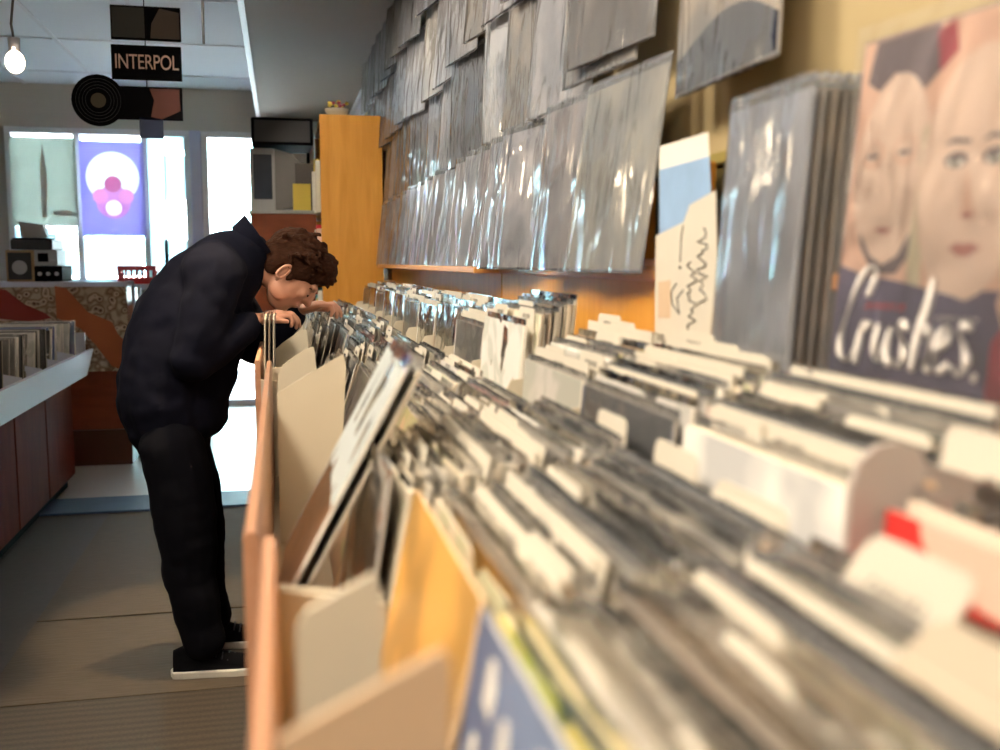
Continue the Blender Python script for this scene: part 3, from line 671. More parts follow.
fill(5, 'rear', 7, .366, .45, d_(5), d_(6), 5, dz=.03)
for i in range(6, 14): fill(i, 'rear', 5, .366, .45, d_(6), d_(7), 4 if i < 10 else 3, dz=.03)
for i, ys_ in ((1, (.66, .75, .84)), (2, (1.0, 1.1, 1.19)), (3, (1.34, 1.44, 1.53))):
    for k, y_ in enumerate(ys_):
        header(.478+.008*k, (EDGES[i]+EDGES[i+1])/2+.006, CZ-(.462, .435, .43)[i-1]+.006*k, d_(3), 0, 'tall cream divider card nearest the wall, rear row, %s bin from camera' % ORD[i], 'tall cards, rear row, %s bin' % ORD[i], kind=3 if k == 0 else k)
# big near cards
def near_card(px, py, X, Ztop_rel, kind, lean, label, h=.30, yoff=0):
    p = P(px, py, X=X)
    return p
def tab_card(Xt, Y0, Y1, Zt, lean, label, txt=None, h=.2, m_='cream', tsize=.02):
    """a card whose top edge runs from Y0 to Y1 at height Zt and X = Xt"""
    w = abs(Y1-Y0); yc = (Y0+Y1)/2; r = .012
    e = empty('divider_card', (Xt-h*math.sin(lean), yc, Zt-h*math.cos(lean)), label, 'divider card', 'large near divider cards', rot=(0, lean, 0))
    pts = [(-w/2, 0), (w/2, 0)]
    for k in range(6): a = k/5*PI/2; pts.append((w/2-r+r*math.cos(a), h-r+r*math.sin(a)))
    for k in range(6): a = PI/2+k/5*PI/2; pts.append((-w/2+r+r*math.cos(a), h-r+r*math.sin(a)))
    MB().m(M[m_]).prism(pts, -.001, .001, 'X').build('card', e)
    if txt == '-':
        k_ = bpy.data.objects.new('lettering', MARKS[0]); C.objects.link(k_); k_.parent = e; k_.location = (-.0011, 0, h-.032)
    elif txt:
        me = text_mesh(txt, tsize, M['ink'], .0003); o = bpy.data.objects.new('lettering', me); C.objects.link(o); o.parent = e
        o.location = (-.0014, .075, h-.035); o.rotation_euler = (PI/2, 0, -PI/2)
    return e
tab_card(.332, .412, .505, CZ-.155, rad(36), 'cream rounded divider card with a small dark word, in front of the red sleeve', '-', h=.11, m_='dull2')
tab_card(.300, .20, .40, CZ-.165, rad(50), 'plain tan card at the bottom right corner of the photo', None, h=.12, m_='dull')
tab_card(.352, .64, .76, CZ-.178, rad(5), 'cream divider card in front of the white sleeve, rear row of the second bin', '-', h=.25)
tab_card(.352, .80, .90, CZ-.168, rad(5), 'cream divider card before the far half of the second bin rear row', '-', h=.26)
tab_card(.352, .985, 1.08, CZ-.165, rad(5), 'cream divider card in front of the dark pictured sleeve of the third bin', '-', h=.26)
tab_card(.425, .27, .57, CZ-.105, rad(6), 'large cream divider card lettered PARTY behind the red sleeve', 'PARTY', h=.33, tsize=.022)

# ------------------------------------------------------------------ wall display
def panel_meshes(w, h, th=.003, fold=.004, seed=0):
    g = MB().m(SOFT).box((-th/2, -w/2, 0), (th/2, w/2, h)); c_ = g.mesh('cover')
    W, H = w+.016, h+.022
    def f(side):
        def q(u, v):
            y = -W/2+W*u; z = -.006+H*v; ed = min(1, min(u, 1-u)*10)
            n_ = noise.noise(Vector((y*17+seed*7, z*2.6, seed*3)))+.7*noise.noise(Vector((y*8+z*11, z*7, seed+9)))
            return Vector((side*(th*.6+.0012+abs(n_)*fold)*ed + (1-ed)*side*.0005, y, z))
        return q
    g = MB().m(WAVY); g.grid(f(-1), 32, 28); g.grid(f(1), 10, 8)
    return c_, g.mesh('plastic_sleeve', True)
PM = [panel_meshes(.315, .315, seed=s, fold=.003+.0015*(s % 3)) for s in range(5)]
PB = [panel_meshes(.315, .34, seed=s+10, fold=.006) for s in range(3)]
def wall_record(X, Yn, Z, lean, yaw, col, label, group, protos=None, clip=False, name='displayed_record', roll=0):
    """Yn is the near edge"""
    e = empty(name, (X, Yn+.1575, Z), label, 'record', group, rot=(roll, lean, yaw))
    a, b = R.choice(protos or PM)
    for nm, me in (('cover', a), ('plastic_sleeve', b)):
        o = bpy.data.objects.new(nm, me); C.objects.link(o); o.parent = e; o.color = col
    if clip:
        MB().m(M['steel']).prism([(-.012, 0), (.012, 0), (.006, .03), (-.006, .03)], -.006, .006, 'X').build('clip', e).location = (0, 0, .325)
    return e
GREYS = [lin(.8, .8, .82), lin(.72, .72, .76), lin(.6, .58, .6), lin(.7, .68, .70), lin(.66, .60, .52), lin(.38, .38, .42), lin(.25, .25, .28), lin(.50, .46, .46), lin(.62, .60, .62), lin(.33, .27, .24), lin(.16, .15, .17), lin(.46, .40, .33)]
# tier standing on the ledge
LZ = CZ-.0115
wall_record(.525, 1.46, LZ, d_(8), rad(5), lin(.60, .56, .46), 'cream edged glossy record nearest on the ledge, left of the papers', 'records on the ledge')
wall_record(.53, 1.72, LZ, d_(6), rad(6), lin(.52, .46, .46), 'record with a lined pinkish sheet on the ledge, second from the papers', 'records on the ledge')
for k, yn in enumerate((2.09, 2.26, 2.42, 2.59, 2.79, 3.01, 3.24, 3.48, 3.72, 3.98, 4.25, 4.53, 4.82, 5.1)):
    c_ = [lin(.76, .72, .74), lin(.70, .70, .76), lin(.62, .54, .54), lin(.8, .80, .84)][k % 4]
    wall_record(.535, yn, LZ, d_(6+(k % 3)), rad(11), c_, 'pale record in shiny plastic on the wall ledge beyond the dark gap', 'shingled records on the ledge')
# hanging tiers
gap = (2.82, 3.95)
def tier(z, ys, word, group, lean=4):
    for k, yn in enumerate(ys):
        wall_record((.575, .56, .545)[int(z > CZ+.5)+int(z > CZ+.8)] if lean else .56, yn, z+R.uniform(-.015, .015), d_(lean+R.uniform(-2, 2)), rad(R.uniform(7, 11)), R.choice(GREYS), 'record in wrinkled clear plastic hanging on the wall, %s row' % word, group, PB, True, 'hanging_record_sleeve', roll=rad(R.uniform(-1, 1)))
tier(CZ+.315, [1.92, 2.18, 2.42, 2.98, 3.26, 3.54, 4.08, 4.36, 4.64, 4.92, 5.2], 'lower', 'records in the lower hanging row')
tier(CZ+.92, [2.98, 3.26, 3.54, 4.12, 4.4, 4.68, 4.96, 5.24, 5.52, 5.8, 6.1], 'topmost', 'records in the topmost hanging row')
tier(CZ+.62, [1.86, 2.12, 2.38, 2.62, 2.98, 3.26, 3.54, 4.12, 4.4, 4.68, 4.96, 5.24, 5.52, 5.8, 6.1], 'upper', 'records in the upper hanging row')
tier(CZ+.35, [5.5, 5.85, 6.2], 'far', 'records hanging beyond the bookcase')
wall_record(.56, 1.60, CZ+.335, d_(3), rad(6), lin(.55, .48, .40), 'cream and grey record hanging in wrinkled plastic above the nearest ledge record', None, PB, True, 'hanging_record_sleeve')
wall_record(.552, 1.52, CZ+.355, d_(4), rad(9), lin(.14, .10, .07), 'brown record hanging beside the cream one above the ledge', None, PB, True, 'hanging_record_sleeve')
b_ = wall_record(.575, 1.105, CZ+.245, d_(2), rad(-1), lin(.80, .68, .52), 'shiny wrapped record with dark curved bottom, hanging alone above the papers', None, PB, True, 'hanging_record_sleeve')
w_ = .158
g = MB().m(mat('dark_blue_print', (.008, .012, .035), .4, .2)).prism([(-w_, .0)]+[(-w_+2*w_*k/12, .045+.05*math.sin(PI*k/12)*(.5+.5*(12-k)/12)) for k in range(13)]+[(w_, .0)], -.0022, -.0014, 'X'); g.build('printed_dark_band', b_)

# block of wrapped sleeves right of the papers
c20 = panel_meshes(.185, .30, th=.004, fold=.006, seed=31); c21 = panel_meshes(.185, .30, th=.004, fold=.003, seed=35)
for k in range(5):
    e = empty('displayed_record', (.515+.0125*k, 1.048, CZ-.122), ['foremost narrow grey sleeve in crumpled plastic, left of the big faces cover', 'narrow sleeve packed behind the foremost crumpled plastic one'][k > 0], 'record', None if k == 0 else 'narrow sleeves behind the crumpled one', rot=(0, d_(4), 0))
    a_, b_ = c20 if k == 0 else c21
    for nm, me in (('cover', a_), ('plastic_sleeve', b_)):
        o = bpy.data.objects.new(nm, me); C.objects.link(o); o.parent = e; o.color = lin(.62, .64, .72) if k == 0 else lin(.62, .48, .32)
# the cover with two faces
s = LP
cr = empty('displayed_record', (.5355, .723, CZ-.1225), 'large record cover with two pale faces and the white script word Crushes', 'record', rot=(0, d_(5.5), rad(6)))
MB().m(M['violet']).box((-.002, -s/2, 0), (.002, s/2, .33)).build('cover', cr, bevel=.0005)
def art(name, material, pts, lvl):
    """printed shape on the front of the cover; pts are (distance from far edge, height)"""
    return MB().m(material).prism([(s/2-a, z) for a, z in pts], -.0021-.00025*lvl, -.0021-.00025*(lvl-1), 'X').build(name, cr)
def oval(cx, cz, rx, rz, n=26, rot=0):
    return [(cx+rx*math.cos(2*PI*k/n)*math.cos(rot)-rz*math.sin(2*PI*k/n)*math.sin(rot), cz+rx*math.cos(2*PI*k/n)*math.sin(rot)+rz*math.sin(2*PI*k/n)*math.cos(rot)) for k in range(n)]
art('printed_background', M['peach'], [(.002, .12), (.002, .328), (.313, .328), (.313, .13), (.2, .1), (.08, .1)], 1)
art('printed_hair', M['hairp'], [(.012, .29), (.02, .327), (.10, .327), (.11, .29), (.085, .27), (.05, .295), (.03, .28)], 2)
art('printed_face', M['skin2'], oval(.058, .205, .048, .088), 2.4)
art('printed_hair', M['hairp'], [(.030, .135), (.026, .15), (.044, .128), (.062, .120), (.080, .128), (.094, .15), (.096, .13), (.08, .112), (.05, .112)], 3)
art('printed_hair', M['blond'], [(.096, .24), (.105, .24), (.112, .10), (.104, .06), (.094, .12)], 3.3)
art('printed_hair', M['wine'], [(.098, .32), (.118, .327), (.125, .30), (.106, .285)], 3.3)
art('printed_face', M['skin2'], oval(.158, .195, .062, .105), 3.8)
art('printed_hair', M['hairp'], [(.225, .327), (.26, .327), (.30, .2), (.29, .1), (.25, .1), (.235, .2)], 4.2)
art('printed_hand', M['peach'], [(.20, .09), (.215, .13), (.235, .16), (.242, .158), (.235, .135), (.255, .15), (.26, .143), (.245, .11), (.24, .07), (.21, .07)], 4.4)
art('printed_coat', M['wine'], [(.20, .0), (.20, .06), (.225, .09), (.25, .07), (.25, .0)], 4.3)
art('printed_coat', M['violet'], [(.003, .01), (.003, .10), (.05, .11), (.09, .105), (.15, .095), (.19, .085), (.20, .06), (.20, .0)], 4.2)
feat = MB(); FD = -.018
for cx in (.138, .180):
    feat.m(M['hairp']).prism([(s/2-a, z) for a, z in oval(cx, .225+FD, .013, .0065)], -.0034, -.0032, 'X')
    feat.m(M['paper']).prism([(s/2-a, z) for a, z in oval(cx, .223+FD, .009, .0035)], -.0037, -.0034, 'X')
    feat.m(M['ink']).prism([(s/2-a, z) for a, z in oval(cx, .223+FD, .0032, .0034)], -.0040, -.0037, 'X')
    feat.m(M['hairp']).prism([(s/2-a, z) for a, z in [(cx-.016, .220), (cx-.006, .226), (cx+.014, .223), (cx+.014, .220), (cx-.006, .222)]], -.0034, -.0032, 'X')
for cx in (.032, .075):
    feat.m(M['peach']).prism([(s/2-a, z) for a, z in oval(cx, .222, .015, .013)], -.0034, -.0030, 'X'); feat.m(M['skin2']).prism([(s/2-a, z) for a, z in oval(cx, .223, .012, .010)], -.0037, -.0034, 'X')
    feat.m(M['hairp']).prism([(s/2-a, z) for a, z in oval(cx, .22, .008, .0022)], -.004, -.0037, 'X')
feat.m(M['lips']).prism([(s/2-a, z) for a, z in [(.141, .134), (.151, .139), (.158, .137), (.165, .139), (.177, .134), (.165, .127), (.153, .127)]], -.0034, -.0032, 'X')
feat.m(M['lips']).prism([(s/2-a, z) for a, z in [(.045, .152), (.056, .155), (.07, .152), (.058, .148)]], -.0034, -.003, 'X')
feat.m(M['peach']).prism([(s/2-a, z) for a, z in [(.153, .200), (.150, .163), (.157, .157), (.167, .163), (.161, .168)]], -.0034, -.0032, 'X')
feat.m(M['lips']).prism([(s/2-a, z) for a, z in [(.150, .161), (.157, .157), (.167, .161), (.158, .164)]], -.0036, -.0034, 'X')
feat.build('printed_features', cr)
# script word Crushes.
LETM = mat('white_script_ink', (.86, .80, .74), .45, .02)
def stroke(g, pts, r):
    Q = []; pts = [(x_, (z_-.02)*1.05+.030) for x_, z_ in pts]
    n = len(pts)
    for i in range(n-1):       # catmull-rom
        p0, p1, p2, p3 = [Vector(pts[max(0, min(n-1, i+j))]) for j in (-1, 0, 1, 2)]
        for k in range(6):
            t = k/6; Q.append(.5*((2*p1)+(-p0+p2)*t+(2*p0-5*p1+4*p2-p3)*t*t+(-p0+3*p1-3*p2+p3)*t**3))
    Q.append(Vector(pts[-1]))
    g.tube([(-.0042, s/2-q[0]-(q[1]-.03)*-.0, q[1]) for q in Q], [r*(.75+.35*math.sin(i*.35)) for i in range(len(Q))], 6)
g = MB().m(LETM)
B = .022; W = .046   # baseline, x-height top
stroke(g, [(.050, .078), (.057, .090), (.056, .102), (.047, .103), (.036, .090), (.025, .066), (.019, .042), (.021, .026), (.030, .020), (.040, .030)], .0036)
stroke(g, [(.043, .018), (.046, .040), (.048, .057), (.050, .048), (.055, .054), (.061, .052)], .0036)
stroke(g, [(.070, .055), (.068, .035), (.070, .024), (.078, .026), (.084, .040), (.087, .055), (.085, .035), (.088, .022), (.092, .026)], .0036)
stroke(g, [(.108, .052), (.101, .058), (.097, .050), (.104, .040), (.107, .028), (.100, .020), (.093, .026)], .0036)
stroke(g, [(.118, .018), (.121, .05), (.128, .088), (.131, .094), (.129, .070), (.122, .040), (.126, .052), (.133, .054), (.135, .040), (.134, .024), (.140, .022)], .0036)
stroke(g, [(.144, .038), (.155, .046), (.157, .055), (.150, .056), (.144, .042), (.144, .028), (.150, .021), (.160, .028)], .0036)
stroke(g, [(.180, .056), (.172, .060), (.168, .052), (.175, .042), (.179, .030), (.171, .020), (.163, .026)], .0036)
g.ell((-.0042, s/2-.188, .030), (.001, .0035, .004))
g.build('script_lettering', cr, True)
me = text_mesh('DUETS', .007, M['lips'])
k = bpy.data.objects.new('small_red_lettering', marks_mesh(.05, 8, 11)); C.objects.link(k); k.parent = cr; k.location = (-.0038, s/2-.075, .080)
k.data.materials.clear(); k.data.materials.append(M['redprint']); k.scale = (1, 1, .7)
k = bpy.data.objects.new('small_white_lettering', marks_mesh(.05, 8, 12)); C.objects.link(k); k.parent = cr; k.location = (-.0038, s/2-.160, .074)
k.data.materials.clear(); k.data.materials.append(M['paper']); k.scale = (1, 1, .5)
st = MB().m(M['ink']).box((-.0036, -.158+.0, .262), (-.0030, s/2-.178, .326)).build('black_sticker', cr)
g = MB().m(M['paper'])
for k in range(4): g.box((-.0039, -.15, .272+k*.014), (-.0036, s/2-.186, .277+k*.014))
g.build('sticker_text_line', st)
o = bpy.data.objects.new('plastic_sleeve', None); bpy.data.objects.remove(o)
def slf(u, v):
    y = -(s+.012)/2+(s+.012)*u; n_ = noise.noise(Vector((y*16, v*3.5, 3.3)))
    return Vector((-.0062-abs(n_)*.0022, y, -.004+.348*v))
MB().m(plastic('taut_poly_sleeve', haze=.05, gl=.02, rough=.13, bump=.5, scale=7, stretch=(1, 3, 1))).grid(slf, 20, 16).build('plastic_sleeve', cr, True)

# papers pinned left of the block
def paper(px, pts, X, label, m_, name='handwritten_note'):
    Q = [P(x, y, X=X) for x, y in pts]; z0 = min(q.z for q in Q); y0 = sum(q.y for q in Q)/len(Q)
    e = empty(name, (X, y0, z0), label, 'note'); MB().m(m_).prism([(q.y-y0, q.z-z0) for q in Q], -.0006, .0006, 'X').build('sheet', e); return e, y0, z0
e, y0, z0 = paper(0, [(659, 147), (708, 132), (712, 208), (660, 240)], .566, 'blue and white printed sheet pinned above the handwritten note', M['paper'], 'printed_sheet')
Q = [P(x, y, X=.566) for x, y in [(660, 170), (710, 156), (712, 208), (660, 238)]]
MB().m(M['blue']).prism([(q.y-y0, q.z-z0) for q in Q], -.0012, -.0006, 'X').build('printed_blue_area', e)
e, y0, z0 = paper(0, [(656, 236), (684, 222), (690, 205), (716, 190), (719, 345), (694, 345), (655, 345)], .556, 'cream handwritten note with black scrawled script, torn along its top', M['cream'])
g = MB().m(M['ink']); rr = random.Random(5)
def W2(x, y): q = P(x, y, X=.5545); return (-.0014, q.y-y0, q.z-z0)
for col_x, ys in ((702, (228, 305)), (692, (262, 330))):
    pts = []; y = ys[0]
    while y < ys[1]:
        pts.append(W2(col_x+rr.uniform(-5, 6), y)); y += rr.uniform(1.5, 5)
    g.tube(pts, .0011, 5)
g.tube([W2(x, y) for x, y in ((676, 284), (671, 292), (672, 304), (679, 314), (677, 298), (683, 290))], .0011, 5)
g.tube([W2(x, y) for x, y in ((683, 226), (681, 238), (680, 262))], .0008, 5); g.tube([W2(x, y) for x, y in ((680, 266), (680, 269))], .0018, 5)
g.build('handwriting', e)
Q = [P(x, y, X=.5545) for x, y in [(658, 282), (670, 280), (670, 318), (658, 318)]]
MB().m(M['tan']).prism([(q.y-y0, q.z-z0) for q in Q], -.0012, -.0006, 'X').build('brown_patch', e)
# cable hanging in front of the block
a = P(752, 300, X=.495)
# dark framed recess above the rail and wood posts
e = empty('wall_cabinet', (XR, 1.12, CZ+.0225), 'dark olive framed cabinet door on the wall behind the wrapped sleeves', 'cabinet')
MB().m(M['olive2']).box((-.022, -.62, 0), (-.004, .75, .012)).box((-.022, -.62, .118), (-.004, .75, .135)).box((-.022, -.105, .012), (-.004, -.085, .118)).box((-.022, .2, .012), (-.004, .22, .118)).build('door_frame', e, bevel=.002)
MB().m(M['olive']).box((-.012, -.62, .0), (-.002, .75, .13)).build('door_panel', e)
for (ya, yb, zt_, nm) in ((1.545, 1.70, .125, 'wide orange wooden post rising behind the papers left of them'), (5.18, 5.28, .42, 'orange wooden post on the wall beside the bookcase')):
    o = MB().m(M['oakv']).box((0, -(yb-ya)/2, 0), (.02, (yb-ya)/2, zt_+.0)).build('wooden_post', bevel=.002); o.location = (.576, (ya+yb)/2, CZ+.005)
    tag(o, nm, 'post')
for k, yn in enumerate((1.30,)):
    o = MB().m(M['oakv']).box((0, -.11, 0), (.012, .06, .118)).build('wooden_post', bevel=.002); o.location = (.590, 1.44, CZ+.0225); tag(o, 'short orange wooden block behind the blue printed sheet', 'post')

# ------------------------------------------------------------------ bookcase and television beyond the bins
YK = 5.6
xa, xb_ = P(321, 200, Y=YK).x, P(383, 200, Y=YK).x; zt_ = P(350, 115, Y=YK).z
e = empty('bookcase', ((xa+xb_)/2, YK, 0), 'tall orange wooden bookcase standing end on past the record browsers', 'bookcase'); hw = (xb_-xa)/2
MB().m(M['oakv']).box((-hw, 0, 0), (hw, .02, zt_)).build('end_panel', e, bevel=.002); MB().m(M['oakv']).box((-hw, .78, 0), (hw, .8, zt_)).build('end_panel', e, bevel=.002)
MB().m(M['oakv']).box((hw-.012, .02, .0), (hw, .78, zt_)).build('back_panel', e)
for z in (.05, .42, .80, 1.16, 1.52, zt_-.02): MB().m(M['oak']).box((-hw, .02, z-.02), (hw-.012, .78, z)).build('shelf', e)
cols = ['paper', 'yellow', 'teal', 'pinkprint', 'paper', 'red', 'cream', 'beige']
for si, z in enumerate((.8, 1.16, 1.52)):
    y = .03
    for k in range(12):
        th = R.uniform(.015, .035); hh = R.uniform(.22, .30)
        o = MB().m(M[cols[(k+si*3) % 8]]).box((-.12, 0, 0), (.10, th, hh)).box((-.122, -.0008+th*.15, .002), (-.1195, th*.85, hh-.002)).build('magazine', bevel=.001)
        o.location = (e.location.x-hw+.10+R.uniform(-.015, .004), YK+y+.002, z+.002); y += th+.018
        tag(o, '%s magazine upright on the %s shelf of the orange bookcase' % (cols[(k+si*3) % 8].replace('print', '').replace('paper', 'white'), ['lower', 'middle', 'upper'][si]), 'magazine', '%s magazines on the %s bookcase shelf' % (cols[(k+si*3) % 8].replace('print', ''), ['lower', 'middle', 'upper'][si]))
o = empty('straw_basket', (e.location.x-hw+.10, YK+.12, zt_+.001), 'small straw basket with yellow flowers on top of the bookcase', 'basket')
MB().m(M['beige']).tube([(0, 0, 0), (0, 0, .03), (0, 0, .045)], [.05, .062, .066], 18).build('basket', o, True)
g = MB()
for k in range(14):
    a_ = R.uniform(0, 6.28); r_ = R.uniform(.01, .06); z = R.uniform(.05, .09)
    g.m(M['darkgrey']).tube([(0, 0, .03), (r_*math.cos(a_), r_*math.sin(a_), z)], .002, 5); g.m(M['yellow'] if k % 3 else M['wine']).ell((r_*math.cos(a_), r_*math.sin(a_), z+.005), (.012, .012, .009), seg=8, rings=6)
g.build('flowers', o)
# television on a wooden cupboard
YT = 5.9
xa, xb_ = P(250, 200, Y=YT).x, P(316, 200, Y=YT).x
zs = P(270, 210, Y=YT).z
e = empty('wooden_cupboard', ((xa+xb_)/2, YT, 0), 'red brown wooden cupboard behind the man\'s head carrying the television', 'cupboard'); hw = (xb_-xa)/2
MB().m(M['brown']).box((-hw, 0, 0), (hw, .02, zs-.02)).build('side_panel', e); MB().m(M['brown']).box((-hw, .5, 0), (hw, .52, zs-.02)).build('side_panel', e)
MB().m(M['brown']).box((hw-.02, .02, 0), (hw, .5, zs-.02)).build('back_panel', e); MB().m(M['grey']).box((-hw-.01, -.01, zs-.02), (hw, .54, zs)).build('top_board', e, bevel=.003)
MB().m(M['brown']).box((-hw, .02, .05), (-hw+.018, .255, zs-.03)).build('door', e, bevel=.002); dd = MB().m(M['brown']).box((-hw, .265, .05), (-hw+.018, .5, zs-.03)).build('door', e, bevel=.002)
MB().m(M['steel']).ell((-hw-.01, .24, zs-.3), (.012, .012, .012)).build('door_knob', dd)
xt0, xt1 = P(250, 180, Y=YT+.05).x, P(300, 180, Y=YT+.05).x; tv_h = P(270, 148, Y=YT+.05).z-zs; tw = (xt1-xt0)/2
e = empty('television', ((xt0+xt1)/2, YT+.08, zs+.001), 'small grey tube television with its dark screen, left of the bookcase', 'television')
MB().m(mat('tv_shell', (.20, .19, .18), .5, .06)).prism([(-tw*.0, 0), (tw*.7, .02), (tw, .05), (tw, tv_h*.8), (tw*.7, tv_h*.92), (0, tv_h)], 0, .3).build('rear_shell', e, bevel=.004)
bz = MB().m(M['grey']).box((-tw, -.01, 0), (.0, .31, tv_h)).build('bezel', e, bevel=.006)
MB().m(mat('tv_screen', (.05, .06, .08), .08, .1)).box((-tw*.86, -.014, tv_h*.18), (-tw*.12, -.008, tv_h*.9)).build('screen', e, bevel=.004)
zb0, zb1 = P(270, 148, Y=YT).z, P(270, 121, Y=YT).z
xa, xb_ = P(251, 130, Y=YT).x, P(313, 130, Y=YT).x
e = empty('speaker', ((xa+xb_)/2, YT, zb0+.02), 'wide black speaker box raised on thin posts above the television', 'speaker'); hw = (xb_-xa)/2
MB().m(M['black']).box((-hw, 0, 0), (hw, .47, zb1-zb0)).build('cabinet', e, bevel=.006); MB().m(M['darkgrey']).box((-hw*.9, -.006, .015), (hw*.9, 0, zb1-zb0-.015)).build('grille', e, bevel=.002)
for sx in (-.9, .9): MB().m(M['black']).tube([(sx*hw, .44, zs-zb0-.019), (sx*hw, .44, .0)], .01).build('support_post', e)
o = MB().m(M['yellow']).box((-.05, 0, 0), (.05, .01, .15)).build('yellow_booklet'); q = P(302, 196, Y=YT-.02); o.location = (q.x, YT+.015, zs+.001); tag(o, 'yellow booklet standing upright beside the television', 'booklet')
o = MB().m(mat('dark_folders', (.10, .09, .085), .6, .3, 30, stretch=(20, 1, 1))).box((-.06, 0, 0), (.06, .25, .27)).build('record_crate', bevel=.003); q = P(290, 196, Y=YT); o.location = (P(303, 196, Y=YT).x+.02, YT+.06, zs+.001); tag(o, 'dark box of folders between the television and the bookcase', 'box')

# ------------------------------------------------------------------ the man
YM = 3.15
def B_(px, py, dy=0): q = P(px, py, Y=YM+dy); return Vector(q)
person = empty('person', (B_(190, 650).x, YM, 0), 'person in a navy jacket and black trousers bending over the record bins', 'person')
def loc(v): return Vector(v)-person.location
sc_ = 1/325.0
def ch(g, pts, sy=1.0, step=.014):
    g.chain([(loc(B_(x, y, dy)), r*sc_) for x, y, dy, r in pts], step, (1, sy, 1))
# head frame
HC = loc(B_(289, 272)); Ux = Vector((.78, 0, .62)); Fx = Vector((.62, 0, -.78))
Ux = (Ux+Vector((0, -.05, 0))).normalized(); Fx = (Fx-Ux*Fx.dot(Ux)).normalized(); Sx = Ux.cross(Fx)   # side axis
HM = Matrix((Fx, Sx, Ux)).transposed()   # columns: forward, side, up
if Sx.y > 0: NS = -1
else: NS = 1
def hp(f, s_, u): return HC+Fx*f+Sx*s_+Ux*u
body = MB().m(M['skin'])
def he(f, s_, u, r): body.ell(hp(f, s_, u), r, HM)
he(-.010, 0, .030, (.095, .074, .085)); he(.030, 0, -.010, (.066, .064, .085)); he(.040, 0, -.055, (.050, .050, .052)); he(.066, 0, -.085, (.022, .026, .018))
he(.084, 0, .028, (.016, .052, .012)); he(.100, 0, -.004, (.014, .010, .024)); he(.108, 0, -.018, (.015, .013, .012)); he(.096, 0, -.018, (.012, .020, .010))
he(.090, 0, -.042, (.012, .024, .007)); he(.088, 0, -.052, (.012, .021, .008))
for s_ in (-1, 1):
    he(.070, s_*.034, -.008, (.020, .024, .020)); he(.020, s_*.052, -.050, (.038, .016, .034))
body.chain([(hp(-.02, 0, -.03), .058), (loc(B_(262, 262)), .060), (loc(B_(245, 262)), .066)], .012)
# trunk core
ch(body, [(240, 268, 0, 22), (205, 298, 0, 34), (172, 345, 0, 36), (168, 400, 0, 38)], 1.2)
for dy, hx, hy, ex, ey in ((-.14, 262, 318, 192, 360), (.13, 306, 308, 252, 345)):
    sh = (222, 275, dy*1.0, 15)
    ch(body, [sh, (ex, ey, dy*1.25, 12), (hx-8, hy+3, dy*.75, 8.2)])
    W0 = loc(B_(hx-8, hy+3, dy*.75)); D = (loc(B_(hx+6, hy-1, dy*.72))-W0).normalized(); N = Vector((0, 0, 1)); N = (N-D*N.dot(D)).normalized(); S = D.cross(N)
    hm = Matrix((D, S, N)).transposed()
    body.ell(W0+D*.045, (.050, .040, .017), hm); body.ell(W0+D*.018, (.035, .030, .018), hm)
    for k, (off, ln, cu) in enumerate(((-.030, .068, .7), (-.010, .076, .8), (.011, .071, .95), (.030, .056, 1.1))):
        p0 = W0+D*.085+S*off; d1 = (D*math.cos(cu*.5)-N*math.sin(cu*.5)); d2 = (D*math.cos(cu*1.4)-N*math.sin(cu*1.4)); d3 = (D*math.cos(cu*2)-N*math.sin(cu*2))
        p1 = p0+d1*ln*.42; p2 = p1+d2*ln*.33; p3 = p2+d3*ln*.25
        body.chain([(p0-D*.02, .0095), (p1, .009), (p2, .0082), (p3, .007)], .005)
    th0 = W0+D*.03+S*(-.032 if dy < 0 else .032)*-1; th1 = th0+D*.03-N*.012+S*(.018 if dy < 0 else -.018); th2 = th1+D*.028-N*.012
    body.chain([(th0, .012), (th1, .0105), (th2, .008)], .005)
skin = remesh(body, 'body', person, .0045, 3)
# ears, eyes, brows as sub-shapes
for s_ in (-1, 1):
    ear = MB().m(M['skin'])
    c0 = hp(-.012, s_*.074, -.008)
    ear.tube([c0+Fx*.012*math.cos(a)*1.0+Ux*.026*math.sin(a)+Sx*s_*(.010 if math.cos(a) < .2 else .002) for a in [PI*2*k/16 for k in range(17)]], .0048, 6)
    ear.ell(c0+Sx*s_*.001, (.010, .004, .020), HM); ear.ell(c0-Ux*.027+Fx*.004, (.007, .004, .008), HM)
    ear.build('ear', person, True)
eb = MB().m(M['hair'])
for s_ in (-1, 1):
    eb.tube([hp(.092, s_*.016, .020), hp(.089, s_*.032, .025), hp(.076, s_*.048, .019)], [.0025, .003, .0015], 6)
    eb.tube([hp(.091, s_*.022, .001), hp(.091, s_*.033, -.002), hp(.080, s_*.045, .0)], [.002, .003, .002], 6)
eb.build('eyebrows', person, True)
lp = MB().m(M['lips']); lp.tube([hp(.094, -.022, -.047), hp(.101, 0, -.045), hp(.094, .022, -.047)], [.002, .004, .002], 6); lp.build('mouth', person, True)
